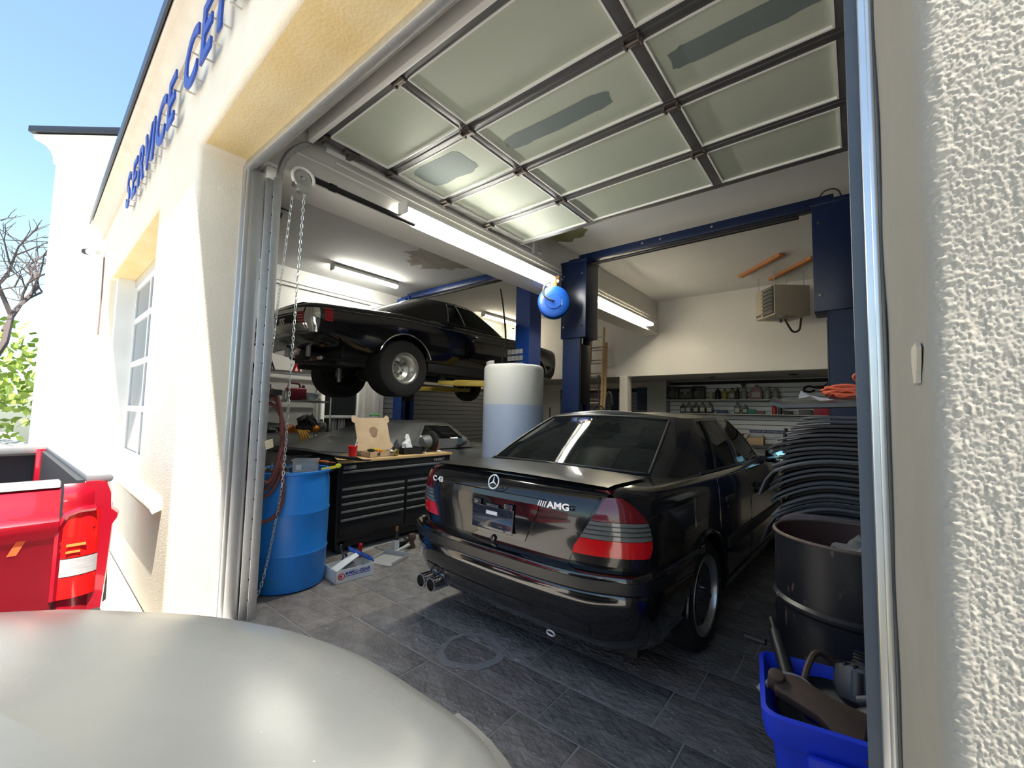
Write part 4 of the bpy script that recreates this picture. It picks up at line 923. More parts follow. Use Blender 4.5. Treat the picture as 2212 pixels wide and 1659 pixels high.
# ---------------------------------------------------------------- red pickup outside (box end)
def pickup():
    t = thing('pickup_truck', 'red pickup truck box with tailgate and black arch flares parked along the wall', 'pickup', (-2.44,-.50,0), PI/2)
    red = M('truck_red', (.42,.006,.02), .22, coat=1, metal=.25); blk = M('bed_black', (.03,.03,.032), .6); cap_m = M('rail_cap_grey', (.16,.165,.17), .6)
    # box sides: outer skin with crease profile, along the length
    prof = [(.80,.50),(.875,.52),(.885,.70),(.89,.86),(.905,.885),(.905,.905),(.885,.925),(.88,.99),(.865,1.035),(.84,1.045),(.80,1.045)]
    for sd in (1,-1):
        rows = [[Vector((sd*a*(1 if y > .05 else .985), y, z)) for a, z in prof] for y in (.0,.06,.4,.9,1.4,1.85)]
        mb = MB().grid(rows); mb.add(rows[0], [tuple(range(len(prof)))])
        s_ = build('box_side', mb, red, t, smooth=35)
        cs = [cutter(MB().cyl((sd*.55,.98,.37),(sd*1.1,.98,.37),.40,36), t)]
        build('rail_cap', MB().prism([(.79,1.04),(.87,1.035),(.875,1.055),(.86,1.07),(.79,1.07)], .02, 1.85, 'XZ').xform(Matrix.Scale(sd,4,(1,0,0))), cap_m, t, bevel=.006)
        drop(cs)
        build('inner_wall', MB().box(sd*.78-.012,sd*.78+.012,.06,1.85,.62,1.045), blk, t)
        rows = []
        for k in range(17):
            a = PI*k/16; rows.append([Vector((sd*x_, .98+r_*math.cos(a), .37+r_*math.sin(a))) for x_, r_ in ((.87,.37),(.955,.38),(.965,.42),(.93,.48),(.88,.50))])
        build('arch_flare', MB().grid(rows), M('flare_black', (.03,.031,.034), .45), t, smooth=40)
        wheel(t, (sd*.80,.98,.37), .37, .2, .25, sd, galv, .06, 6)
        build('mud_flap', MB().box(sd*.83-.1,sd*.83+.1,.52,.54,.2,.5), rubber, t)
    build('bed_floor', MB().box(-.78,.78,.05,1.85,.6,.63), blk, t)
    bh = build('bulkhead', MB().box(-.78,.78,1.82,1.86,.62,1.03), blk, t)
    for k in range(7): build('bulkhead_rib', MB().box(-.70,.45,1.79,1.82,.66+k*.05,.685+k*.05), dark_metal, bh, bevel=.004)
    build('cross_bar', MB().box(-.80,.80,1.74,1.80,1.03,1.075), galv, t, bevel=.004)
    build('box_post', MB().box(.745,.785,1.70,1.80,.62,1.06), red, t, bevel=.004)
    # tailgate
    tp = [(.0,.55),(-.012,.58),(-.012,.84),(-.03,.87),(-.03,.905),(-.014,.925),(-.01,.98),(.0,1.02),(.03,1.04),(.07,1.03),(.07,.55)]
    rows = [[Vector((x, y, z)) for y, z in tp] for x in (-.72,-.3,.2,.72)]
    mb = MB().grid(rows, closed=True); mb.add(rows[0], [tuple(range(len(tp)))]); mb.add(rows[-1], [tuple(range(len(tp)))])
    tg = build('tailgate', mb, red, t, bevel=.0, smooth=35)
    build('tailgate_cap', MB().prism([(-.004,1.03),(.02,1.055),(.075,1.055),(.08,1.03)], -.72, .72, 'YZ'), cap_m, tg, bevel=.006)
    # corner post: upper rounded cap and lamp
    cp = [(.728,-.006),(.765,-.014),(.81,-.006),(.85,.025),(.874,.08),(.886,.16)]
    def corner(z0, z1, off, nz=5, crown=0):
        rows = []
        for k in range(nz+1):
            z = lerp(z0,z1,k/nz); e = off-(.05*max(0,(z-1.0)/.05)**2 if crown else 0); rows.append([Vector((a+e*(a-.6), b-e, z)) for a, b in [(p.x,p.y) for p in cr([(a,b,0) for a,b in cp],4)]])
        return MB().grid(rows)
    build('corner_post', corner(.52,.60,0), red, t, smooth=40); build('corner_cap', MB().grid([[Vector((a,b+.02*max(0,(z-1.0)/.04)**2,z)) for a,b in cp] for z in (.93,.97,1.0,1.02,1.04)]), red, t, smooth=40)
    lr = M('truck_lamp_red', (.60,.01,.01), .1, coat=1); lw = M('truck_lamp_clear', (.55,.52,.52), .12, coat=1, col2=(.3,.28,.28), nscale=20, stretch=(1,1,14))
    lp = build('tail_lamp', corner(.755,.93,.012), lr, t, smooth=50, label='red upper lens of the tail lamp'); build('reverse_lens', corner(.685,.752,.012), lw, lp, smooth=50, label='clear reversing lens'); build('lower_lens', corner(.60,.682,.012), lr, lp, smooth=50)
    build('bulb', MB().ball((.765,-.020,.86),.018,10,(1,.3,1)).ball((.81,-.012,.865),.016,10,(1,.3,1)), M('lamp_bulb_dark', (.36,.008,.008), .2), lp)
    build('lens_streak', MB().box(.745,.80,-.030,-.026,.80,.809).box(.745,.785,-.030,-.026,.775,.782), M('lamp_orange', (.9,.22,.05), .3), lp)
    build('lamp_bezel', MB().tube([(.722,-.012,.60),(.722,-.014,.88),(.74,-.018,.925),(.775,-.025,.94),(.82,-.014,.94)], .012, 6), red, t)
    text('tailgate_decal', 'T', .09, .002, M('decal_orange', (.75,.10,.03), .4), tg, (.57,-.014,.80), (PI/2,0,0), bold=.004, shear=.3, sx=1.4)
    build('bumper', MB().box(-.86,.86,-.12,.06,.40,.52).box(-.86,.86,-.14,-.1,.38,.46), M('bumper_red', (.35,.006,.016), .3, coat=.6), t, bevel=.02, seg=3)
    build('step_pad', MB().box(-.8,.86,-.10,.06,.52,.53), rubber, t)
    build('chassis', MB().box(-.5,.5,.1,1.9,.4,.6), dark_metal, t)
    build('tool_case', MB().box(.25,.5,1.4,1.7,.63,.80).tube([(.44,1.39,.70),(.44,1.36,.72),(.44,1.36,.77),(.44,1.39,.79)],.008,6), M('case_red', (.25,.01,.015), .4), t, bevel=.01)
    build('pipe', MB().cyl((-.5,1.2,.66),(.3,1.45,.66),.015,8).cyl((-.5,1.1,.70),(.3,1.38,.70),.015,8), alu, t)
pickup()
# ---------------------------------------------------------------- silver car whose bonnet fills the lower left
def silver_car():
    A = -.336; d = Vector((math.sin(A), math.cos(A))); front = Vector((-1.08,.60)); Lg = 4.3
    org = front - d*Lg
    t = thing('silver_car', 'silver grey car with faded bonnet and yellowed headlamp, nose towards the building', 'car', (org.x,org.y,0), -A)
    sv = M('faded_silver_paint', (.066,.070,.068), .26, .1, coat=0, col2=(.080,.084,.082), nscale=2.5, noise2=(130,.76,(.5,.5,.48)))
    def out(z, sF, w_):
        return [(0,.05),(.4,.08),(.7,.2),(w_-.03,.5),(w_,1.0),(w_,2.0),(w_,2.8),(w_-.01,3.3),(w_-.05,3.7),(w_-.13,sF-.33),(.56,sF-.165),(.36,sF-.075),(.18,sF-.02),(0,sF)]
    lv = [(.2,4.1,.76),(.3,4.24,.82),(.45,4.29,.85),(.6,4.30,.855),(.72,4.27,.85),(.78,4.245,.842),(.83,4.20,.82),(.865,4.14,.785),(.89,4.05,.735),(.907,3.94,.665),(.918,3.82,.58),(.925,3.66,.46)]
    def zm(z, y):
        if z > .6: z += .06*(1-math.exp(-max(0,4.2-y)*1.2))*(z-.6)/.3
        return z
    S = Shell(lv, out, zm)
    body = build('body', S.mesh(.012, 13), sv, t, smooth=50)
    cs = [cutter(MB().cyl((sd*.5,y,.31),(sd*1.2,y,.31),.36,32), t) for sd in (1,-1) for y in (.85,3.42)]
    cut(body, cs); drop(cs)
    yl = M('yellowed_headlamp', (.62,.55,.28), .15, coat=.6)
    for sd in (1,-1):
        i0 = lambda z: S.find(z, sx=3.86); i1 = lambda z: S.find(z, sx=4.10)
        h = build('headlamp', S.patch(i0, i1, .66, .80, .012, 8, 4, sd), yl, t, smooth=50, label='yellowed headlamp lens')
        build('headlamp_rim', S.patch(i0, i1, .80, .812, .014, 8, 1, sd), black_plastic, h)
        for y in (.85,3.42): wheel(t, (sd*.74,y,.31), .31, .2, .2, sd, galv, .05, 5)
    belt = [(0,.75,.96),(.42,.8,.96),(.62,.92,.95),(.70,1.2,.945),(.73,1.5,.945),(.73,2.0,.945),(.73,2.06,.945),(.72,2.7,.945),(.69,2.85,.945),(.62,2.95,.95),(.32,3.1,.965),(0,3.14,.975)]
    topl = [(0,1.35,1.37),(.3,1.36,1.365),(.47,1.4,1.35),(.52,1.48,1.345),(.55,1.6,1.345),(.56,1.98,1.35),(.56,2.04,1.35),(.545,2.22,1.345),(.53,2.28,1.34),(.48,2.31,1.345),(.25,2.28,1.365),(0,2.27,1.37)]
    fr, gl, roof, P, n = greenhouse(belt, topl, [(0,2),(4,5),(6,7),(9,11)], .06, .93, .02)
    build('pillars', fr, sv, t); build('roof', roof, sv, t)
    for g_, nm in zip(gl, ('rear_window','rear_door_window','front_door_window','windscreen')):
        for mbx in g_: build(nm, mbx, glass_black, t)
    build('grille', MB().grid([[S.pt(S.N-1-14*abs(k)/8, z, .008, -1 if k < 0 else 1) for k in range(-8,9)] for z in (.52,.58,.64)]), black_plastic, t)
    build('underbody', MB().box(-.7,.7,.3,4.0,.14,.3), black_plastic, t)
silver_car()
# ================================================================ workshop contents
def T0(name, mb, mat, label, cat, loc=None, rot=None, group=None, **k):
    return tag(build(name, mb, mat, None, loc=loc, rot=rot, **k), label, cat, group)
# ---------------------------------------------------------------- blue drum and what is in it
bd = thing('plastic_drum', 'tall blue plastic drum heaped with parts beside the left jamb', 'drum', (-3.52,1.59,0))
blue_p = M('drum_blue', (.010,.15,.50), .38, col2=(.015,.19,.58), nscale=3, noise2=(2.6,.60,(.02,.17,.33)))
R_ = .285
prof = [(0,.0),(.25,.0),(.272,.012),(.28,.06),(.283,.26),(.290,.275),(.283,.29),(.287,.56),(.293,.575),(.287,.59),(.282,.80),(.272,.845),(.276,.855),(.288,.862),(.29,.878),(.28,.884),(.262,.88),(.258,.86),(.265,.80),(.262,.70)]
build('body', MB().lathe(prof, 56), blue_p, bd, smooth=35)
build('fill', MB().lathe([(0,.80),(.12,.815),(.262,.79)], 24), M('scrap_dark', (.05,.05,.052), .7, col2=(.12,.12,.12), nscale=40, bump=.8, bscale=40), bd, smooth=30)
random.seed(21)
steel = M('dull_steel', (.16,.16,.165), .45, .7, col2=(.25,.25,.25), nscale=20)
sp_lab = ['grey steel wrench lying in the blue drum nearest the jamb','grey steel socket handle lying in the blue drum','grey steel bracket lying at the front of the blue drum','grey pipe elbow lying in the blue drum']
for i in range(9):
    a = random.uniform(2.6,5.9); q = random.uniform(.08,.2); x, y = -3.52+q*math.cos(a), 1.59+q*math.sin(a)
    m = MB(); ln = random.uniform(.05,.09)
    if i % 3 == 0: m.bar((-ln,0,0),(ln,0,0),.022,.009).lathe([(.012,-.006),(.024,-.006),(.024,.006),(.012,.006),(.012,-.006)],14,(ln,0,0)).box(-ln-.03,-ln+.005,-.018,.018,-.006,.006)
    elif i % 3 == 1: m.tube(cr([(-ln,0,0),(0,.01,.01),(ln*.6,.03,.0),(ln,.07,0)],4), .014, 8).cyl((-ln-.02,0,0),(-ln,0,0),.02,10)
    else: m.box(-ln,ln,-.02,.02,0,.006).box(-ln,-ln+.008,-.02,.02,0,.05).cyl((ln*.5,0,.006),(ln*.5,0,.02),.012,8)
    T0('scrap_part', m, steel, ('grey steel wrench heaped in the top of the blue drum','bent grey steel pipe heaped in the top of the blue drum','flat grey steel bracket heaped in the top of the blue drum')[i%3], 'scrap part', (x,y,.845+random.uniform(0,.03)), (random.uniform(-.4,.4),random.uniform(-.3,.3),random.uniform(0,6)), 'steel parts in the blue drum', bevel=.002)
pb = thing('plastic_tub', 'clear square plastic tub on top of the blue drum', 'container', (-3.44,1.66,.86), .95)
cl = M('clear_plastic', (.75,.76,.77), .15, trans=.75, ior=1.1)
build('tub', MB().box(-.085,.085,-.06,.06,0,.004).box(-.085,-.082,-.06,.06,0,.095).box(.082,.085,-.06,.06,0,.095).box(-.085,.085,-.06,-.057,0,.095).box(-.085,.085,.057,.06,0,.095), cl, pb)
build('rim', MB().box(-.092,.092,-.067,-.057,.09,.1).box(-.092,.092,.057,.067,.09,.1).box(-.092,-.082,-.057,.057,.09,.1).box(.082,.092,-.057,.057,.09,.1), cl, pb)
build('price_sticker', MB().box(-.06,-.02,-.0612,-.060,.02,.06), M('label_white', (.7,.7,.66), .6), pb)
T0('yellow_marker', MB().cyl((-.06,0,0),(.05,0,0),.012,10).cyl((.05,0,0),(.08,0,0),.009,10,.006), M('marker_yellow', (.6,.5,.04), .4), 'yellow marker pen sticking out of the blue drum', 'marker', (-3.33,1.80,.885), (0,-.2,.9))
T0('cutter_knife', MB().box(-.08,.06,-.012,.012,-.006,.006).box(.06,.12,-.008,.008,-.002,.002), M('cutter_orange', (.6,.14,.02), .4), 'orange handled knife lying on the blue drum', 'knife', (-3.47,1.80,.93), (0,.1,.7), bevel=.003)
T0('lime_plug', MB().lathe([(0,0),(.022,0),(.024,.008),(.018,.02),(0,.022)],14), M('cap_lime', (.55,.55,.03), .4), 'small lime yellow plastic plug at the edge of the blue drum', 'plug', (-3.30,1.86,.895), (.5,.2,0))
def sheet(name, pts, mat, label, cat, th=.008, loc=None, rot=None, **k):
    rows = pts; up = [[Vector(p)+Vector((0,0,th)) for p in r] for r in rows]
    mb = MB().grid(rows).grid(up)
    for a, b in ((rows[0],up[0]),(rows[-1],up[-1]),([r[0] for r in rows],[r[0] for r in up]),([r[-1] for r in rows],[r[-1] for r in up])): mb.grid([a,b])
    return T0(name, mb, mat, label, cat, loc, rot, **k)
mat_b = M('black_mat', (.018,.018,.019), .85, col2=(.026,.026,.027), nscale=20, bump=.3, bscale=90)
sheet('floor_mat', [[(lerp(-.36,.33,i/10)+.1*j/6, lerp(-.22,.2,j/6), .02*math.sin(i*.5)+.035*math.cos(j*.6)-.01*(i/10)) for i in range(11)] for j in range(7)], mat_b, 'black car floor mat lying across the back of the blue drum', 'floor mat', .007, (-3.80,1.95,.95), (0,.03,.85))
T0('black_bag', MB().ball((0,0,0),.12,14,(1.3,.9,.5)).ball((.1,.02,-.02),.08,12), black_plastic, 'dark bundle under the floor mat behind the blue drum', 'bag', (-3.72,1.92,.9))
T0('bag_stand', MB().box(-.11,.11,-.11,.11,0,.82).box(-.13,.13,-.13,.13,.80,.84), M('bin_black', (.015,.015,.016), .6), 'dark square bin standing behind the blue drum', 'bin', (-4.0,1.92,0), bevel=.01)
# ---------------------------------------------------------------- tool chest
tc = thing('tool_chest', 'black steel tool chest with many drawers and a wooden top', 'tool chest', (-3.79,2.14,0))
tb = M('chest_black', (.012,.012,.013), .38); hd = M('drawer_pull', (.34,.34,.34), .35, .6)
W, Dp, Ht = 1.42, .47, .85
build('body', MB().box(-Dp,-.012,0,W,.12,Ht), tb, tc, bevel=.006)
build('wood_top', MB().box(-Dp-.01,.012,-.012,W+.012,Ht,Ht+.03), M('beech_top', (.50,.33,.15), .55, col2=(.58,.40,.2), nscale=3, stretch=(10,1,10)), tc, bevel=.004)
build('plinth', MB().box(-Dp+.03,-.04,.02,W-.02,.05,.12), black_plastic, tc)
for x in (-Dp+.07,-.07):
    for y in (.08,W-.08): build('castor', MB().cyl((x-.02,y,.045),(x+.02,y,.045),.045,16).box(x-.03,x+.03,y-.03,y+.03,.085,.12), rubber, tc)
def drawer(y0, y1, z0, z1):
    d = build('drawer', MB().box(-.012,0,y0,y1,z0,z1), tb, tc, bevel=.003)
    build('drawer_pull', MB().prism([(0,z1-.03),(.014,z1-.024),(.018,z1-.008),(.01,z1-.004),(0,z1-.006)], y0+.012, y1-.012, 'XZ'), hd, d)
zt = Ht-.012
drawer(.03, W-.03, zt-.17, zt-.055); 
build('top_panel', MB().box(-.012,0,.03,W-.03,zt-.05,zt), tb, tc, bevel=.002)
zz = [zt-.215,zt-.285,zt-.355,zt-.425,zt-.50]
for (a, b) in ((.03,.76),(.785,W-.03)):
    for k in range(4): drawer(a, b, zz[k+1]+.004, zz[k]-.0)
    drawer(a, b, .16, zz[4]-.004)
build('lock', MB().lathe([(0,.006),(.012,.006),(.014,0)],14,(0,.70,zt-.025),'X'), chrome, tc)
build('badge_plate', MB().box(0,.003,.05,.18,zt-.045,zt-.012), M('badge_grey', (.25,.25,.26), .4, col2=(.06,.06,.06), nscale=70), tc)
text('brand_lettering', 'HUSKY', .042, .002, M('brand_grey', (.28,.28,.28), .4), tc, (.002,W-.26,zt-.043), (PI/2,0,PI/2), bold=.0012, shear=.15, sx=1.15)
ZT = Ht+.03
# things on the chest
cp_ = thing('party_cup', 'red party cup with a white straw on the tool chest', 'cup', (-3.90,2.34,ZT))
build('cup', MB().lathe([(0,0),(.03,0),(.033,.004),(.042,.09),(.046,.118),(.049,.121),(.046,.124),(.043,.118),(.03,.006),(0,.006)], 28), red_plastic, cp_, smooth=30)
build('straw', MB().cyl((0,.0,.01),(-.01,.05,.19),.004,8), M('straw_white', (.8,.8,.78), .4), cp_)
kraft = M('kraft_card', (.42,.31,.19), .85, col2=(.47,.35,.22), nscale=30)
cb = thing('mailer_box', 'open brown cardboard mailer box holding small tools on the chest', 'cardboard box', (-4.0,2.50,ZT), 0)
build('tray', MB().box(-.02,.15,.0,.32,0,.004).box(.146,.15,.0,.32,0,.055).box(-.02,-.016,.0,.32,0,.06).box(-.02,.15,0,.004,0,.055).box(-.02,.15,.316,.32,0,.055), kraft, cb)
lid_pts = [(.0,.0),(.38,.0),(.42,.02),(.43,.06),(.40,.08),(.40,.30),(.43,.32),(.43,.37),(.40,.39),(.36,.36),(.04,.36),(.0,.39),(-.03,.37),(-.03,.32),(.0,.30),(.0,.08),(-.03,.06),(-.03,.02)]
lidm = MB().prism([(y-.02,z) for y,z in lid_pts], -.004, .0, 'YZ').xform(Matrix.Rotation(-.33,4,'Y')); lidm.xform(Matrix.Translation((-.02,.0,.055)))
build('lid', lidm, M('kraft_inner', (.52,.40,.27), .85, col2=(.40,.29,.18), nscale=6), cb)
build('stain', MB().prism([(.19+.05*math.cos(a)*(1+.2*math.sin(3*a)),.2+.06*math.sin(a)) for a in [2*PI*k/16 for k in range(16)]], .001, .002, 'YZ').xform(Matrix.Rotation(-.33,4,'Y')).xform(Matrix.Translation((-.02,.0,.055))), M('grease', (.22,.15,.09), .8), cb)
text('box_logo', 'M', .04, .001, M('ink', (.03,.025,.02), .8), cb, (.1505,.09,.012), (PI/2,0,PI/2), bold=.003, sx=1.1); build('box_print', MB().box(.150,.1505,.24,.30,.028,.036), MATS['ink'], cb)
for i, (nm, col, lab, p, rt) in enumerate((('screwdriver',(.6,.45,.02),'yellow handled screwdriver lying in the mailer box',(-3.93,2.62,.95),(0,.1,.6)),('pliers',(.6,.12,.02),'orange handled pliers lying in the mailer box',(-3.89,2.68,.93),(.1,.1,1.9)),('black_pouch',(.02,.02,.02),'small black pouch lying in the mailer box',(-3.92,2.56,.945),(0,0,.4)))):
    m = MB()
    if nm == 'screwdriver': m.cyl((-.05,0,0),(.03,0,0),.014,10).cyl((.03,0,0),(.11,0,0),.004,8)
    elif nm == 'pliers': m.tube(cr([(-.08,.02,0),(-.03,.015,0),(.02,0,0)],4),.008,8).tube(cr([(-.08,-.02,0),(-.03,-.015,0),(.02,0,0)],4),.008,8).box(.015,.06,-.01,.01,-.006,.006)
    else: m.ball((0,0,0),.03,10,(1.6,1,.6))
    T0(nm, m, M(nm+'_col', col, .4), lab, nm.split('_')[-1], p, rt)
T0('foil_pack', MB().ball((0,0,0),.03,8,(1.4,.9,.5)), alu, 'crumpled silver foil pack in the mailer box', 'pack', (-3.87,2.76,.935), smooth=0)
T0('green_glove', MB().tube(cr([(-.05,0,0),(-.02,.01,.012),(.02,0,.01),(.06,.01,.0)],4), .012, 6), M('green_cloth', (.05,.22,.06), .8), 'green cord end hooked over the mailer box lid', 'cord', (-4.15,2.74,1.3), (0,0,1.3))
T0('tape_roll', MB().lathe([(.022,-.012),(.036,-.012),(.036,.012),(.022,.012),(.022,-.012)],24,axis='X'), M('tape_yellow', (.35,.25,.03), .4, col2=(.02,.02,.02), nscale=30), 'small yellow and black tape roll on the chest edge', 'tape', (-3.82,2.80,ZT+.036), (0,0,.5))
T0('water_bottle', MB().lathe([(0,0),(.028,0),(.03,.01),(.03,.10),(.026,.125),(.011,.15),(.011,.165),(.0,.168)],20), M('smoky_bottle', (.10,.11,.12), .15, trans=.5), 'small smoky plastic bottle beside the black tray', 'bottle', (-3.93,2.88,ZT))
tr_ = thing('parts_tray', 'black plastic tray on the chest with white paper bag on it', 'tray', (-3.97,3.06,ZT))
build('tray', MB().box(-.1,.1,-.13,.13,0,.005).box(-.1,-.095,-.13,.13,0,.075).box(.095,.1,-.13,.13,0,.075).box(-.1,.1,-.13,-.125,0,.075).box(-.1,.1,.125,.13,0,.075), black_plastic, tr_)
build('cable', MB().tube(cr([(.08,-.1,.08),(.12,-.02,.03),(.13,.06,-.0),(.115,.14,.01),(.1,.2,.05),(.02,.22,.12)],6), .005, 6), rubber, tr_)
random.seed(3); m = MB()
rows = []
for k in range(7):
    z = k*.035; w_ = .075*(1-.12*k)+random.uniform(-.008,.008); rows.append([Vector((w_*math.cos(a)*.7+random.uniform(-.012,.012), w_*math.sin(a)+random.uniform(-.012,.012), z)) for a in [2*PI*q/11 for q in range(11)]])
m.grid(rows, closed=True); m.add(rows[-1], [tuple(range(11))])
T0('paper_bag', m, M('white_paper', (.72,.72,.74), .7), 'crumpled white paper bag standing in the black tray', 'bag', (-3.97,3.05,ZT+.008), smooth=15)
pol = thing('bench_polisher', 'black disc polisher head with grey motor on the tool chest', 'polisher', (-4.0,3.36,ZT))
build('pad', MB().lathe([(0,-.02),(.10,-.02),(.118,-.005),(.12,.03),(.10,.05),(0,.05)],28,(0,.05,.125),'Y'), M('foam_black', (.012,.012,.012), .95), pol)
build('motor', MB().lathe([(0,-.12),(.05,-.12),(.075,-.09),(.08,-.02),(.06,0),(0,0)],24,(0,.04,.12),'Y'), M('motor_grey', (.12,.13,.13), .5), pol)
build('guard_ring', MB().lathe([(.045,-.03),(.05,-.034),(.055,-.03)],24,(0,.03,.125),'Y'), M('ring_grey', (.3,.31,.32), .4), pol)
build('foot', MB().box(-.05,.05,-.08,.02,0,.05), black_plastic, pol, bevel=.005)
T0('green_tin', MB().lathe([(0,0),(.045,0),(.045,.14),(.04,.15),(0,.15)],20), M('tin_green', (.05,.16,.08), .4), 'green tin standing behind the polisher', 'tin', (-4.16,3.2,ZT))
jr = thing('spice_jar', 'brown filled glass jar at the right end of the tool chest', 'jar', (-3.97,3.5,ZT))
build('glass', MB().lathe([(0,0),(.03,0),(.032,.01),(.032,.09),(.022,.11),(.022,.125),(0,.125)],20), M('jar_brown', (.16,.08,.05), .2), jr); build('lid', MB().cyl((0,0,.11),(0,0,.135),.025,16), M('lid_brown', (.2,.1,.07), .5), jr)
T0('crumpled_tissue', MB().ball((0,0,0),.025,7,(1.2,1,.6)), MATS['white_paper'], 'crumpled white tissue on the chest beside the jar', 'tissue', (-3.87,3.44,ZT+.014), smooth=0)
T0('crumpled_wrapper', MB().ball((0,0,0),.02,7,(1.5,1,.5)), MATS['white_paper'], 'crumpled white wrapper on the chest beneath the polisher', 'wrapper', (-3.86,3.22,ZT+.01), smooth=0)
# ---------------------------------------------------------------- on the floor in front of the chest
bx = thing('parts_carton', 'white printed parts carton full of bits on the floor', 'carton', (-3.28,1.99,0), 1.46-.0)
wc = M('carton_white', (.60,.60,.58), .7, col2=(.66,.66,.64), nscale=9)
build('box', MB().box(-.16,.16,-.11,.11,0,.004).box(-.16,.16,-.11,-.106,0,.10).box(-.16,.16,.106,.11,0,.10).box(-.16,-.156,-.11,.11,0,.10).box(.156,.16,-.11,.11,0,.10), wc, bx)
build('print_dot', MB().lathe([(0,0),(.011,0)],14,(-.072,-.1108,.066),'Y'), M('print_blue', (.03,.05,.30), .6), bx); text('print', 'MELL-GEAR', .034, .001, M('print_blue', (.03,.05,.30), .6), bx, (-.057,-.1106,.055), (PI/2,0,0), bold=.0012, sx=1.05)
build('print_line', MB().box(-.08,.12,-.1108,-.1102,.042,.048), MATS['print_blue'], bx)
lg = MB().tube([(-.115+.026*math.cos(a),-.1108,.05+.022*math.sin(a)) for a in [2*PI*k/24 for k in range(24)]], .0035, 5, closed=True)
build('logo_ring', lg, M('print_red', (.5,.02,.02), .6), bx); text('logo_letter', 'M', .03, .001, MATS['print_red'], bx, (-.131,-.111,.04), (PI/2,0,0), bold=.002)
def inbox(name, mb, mat, label, cat, p, rt): return T0(name, mb, mat, label, cat, p, rt, bevel=.002)
inbox('blue_bracket', MB().box(-.12,.12,-.035,.035,0,.012).cyl((-.07,0,.012),(-.07,0,.02),.01,10).cyl((.0,0,.012),(.0,0,.02),.01,10).cyl((.07,0,.012),(.07,0,.02),.01,10), M('bracket_blue', (.01,.06,.30), .4), 'blue flat bracket with bolt heads leaning in the parts carton', 'bracket', (-3.27,2.08,.15), (.2,.55,1.3))
inbox('white_panel', MB().box(-.11,.11,-.035,.035,0,.01), white_enamel, 'white strip panel leaning out of the parts carton', 'panel', (-3.25,1.93,.125), (.3,-.45,1.5))
inbox('red_screwdriver', MB().box(-.012,.012,-.012,.012,0,.12), red_plastic, 'red screwdriver handle standing up in the parts carton', 'screwdriver', (-3.36,2.13,.1), (.1,.2,0))
inbox('clear_pouch', MB().ball((0,0,0),.06,9,(1.2,1,.7)), M('grey_film', (.3,.31,.33), .2, col2=(.14,.14,.15), nscale=25), 'crumpled clear parts bag in the carton', 'bag', (-3.28,1.98,.075), (0,0,.3))
inbox('wire_bundle', MB().tube(cr([(-.05,0,0),(-.03,.02,.06),(-.05,.01,.12),(-.02,-.01,.17)],5), .008, 6).tube(cr([(-.03,.02,0),(0,.03,.07),(.02,.0,.11)],5), .012, 6), M('wire_dark', (.05,.055,.065), .5), 'dark wire bundle sticking up from the parts carton', 'wire', (-3.37,1.98,.06), None)
dp = thing('dustpan', 'pale grey metal dustpan lying on the floor by the tool chest', 'dustpan', (-3.36,2.42,0), .35)
build('pan', MB().box(-.13,.13,-.13,.13,0,.006).box(-.13,.13,.124,.13,0,.05).box(-.13,-.124,-.13,.13,0,.035).box(.124,.13,-.13,.13,0,.035), M('pan_grey', (.36,.36,.35), .5), dp, bevel=.002)
build('handle', MB().bar((0,.12,.04),(.03,.30,.06),.03,.02), M('pan_handle', (.42,.42,.41), .5), dp, bevel=.004)
bt = thing('spirit_bottle', 'white sleeved bottle with a dark neck and copper cap by the chest', 'bottle', (-3.46,2.58,.0))
build('sleeve', MB().cyl((0,0,0),(0,0,.13),.026,18), M('sleeve_white', (.6,.6,.6), .6), bt); build('neck', MB().lathe([(.024,.13),(.022,.16),(.013,.19),(.012,.22)],16), M('dark_glass', (.02,.02,.018), .2), bt); build('cap', MB().cyl((0,0,.21),(0,0,.255),.015,14), M('copper_cap', (.3,.12,.06), .4, .5), bt)
T0('grey_slab', MB().box(-.06,.06,-.02,.02,0,.02), M('pan_grey', (.36,.36,.35), .5), 'short pale strip of metal on the floor under the sedan tail', 'strip', (-3.18,2.95,0), (0,0,1.2), bevel=.003)
T0('rusty_ball_joint', MB().lathe([(0,0),(.03,0),(.036,.02),(.024,.05),(.02,.07),(.035,.085),(.04,.11),(.03,.14),(0,.15)],16), M('rust_brown', (.12,.06,.04), .7, col2=(.07,.04,.03), nscale=20), 'rusty brown ball joint standing on the floor by the chest', 'car part', (-3.48,2.78,0))
T0('dark_casting', MB().ball((0,0,.05),.06,10,(1,1.2,.8)).cyl((0,.05,.04),(.02,.12,.06),.02,10), dark_metal, 'dark cast metal part on the floor under the tool chest front', 'car part', (-3.60,2.74,0))
# ---------------------------------------------------------------- red air hose hung beside the jamb
hz = M('hose_red', (.14,.035,.028), .6, col2=(.10,.03,.025), nscale=8)
pts = []
for lp_ in range(3):
    for a in range(12):
        t_ = lp_*2*PI+2*PI*a/12; pts.append((-3.26-.02*lp_-.012*math.sin(t_*1.3), 1.30+(.085+.02*lp_)*math.cos(t_), 1.16+.33*math.sin(t_)-.05*lp_))
pts += [(-3.27,1.40,.95),(-3.24,1.41,.75),(-3.24,1.37,.60),(-3.25,1.26,.55),(-3.27,1.22,.50),(-3.28,1.21,.35),(-3.25,1.2,.2)]
T0('air_hose', MB().tube(cr(pts, 5), .014, 8), hz, 'dull red rubber air hose coiled and hung beside the left jamb', 'hose')
T0('hose_hook', MB().box(-3.30,-3.16,1.27,1.33,1.45,1.49).cyl((-3.3,1.30,1.47),(-3.3,1.30,1.53),.01,8), dark_metal, 'dark steel hook carrying the red air hose', 'hook')
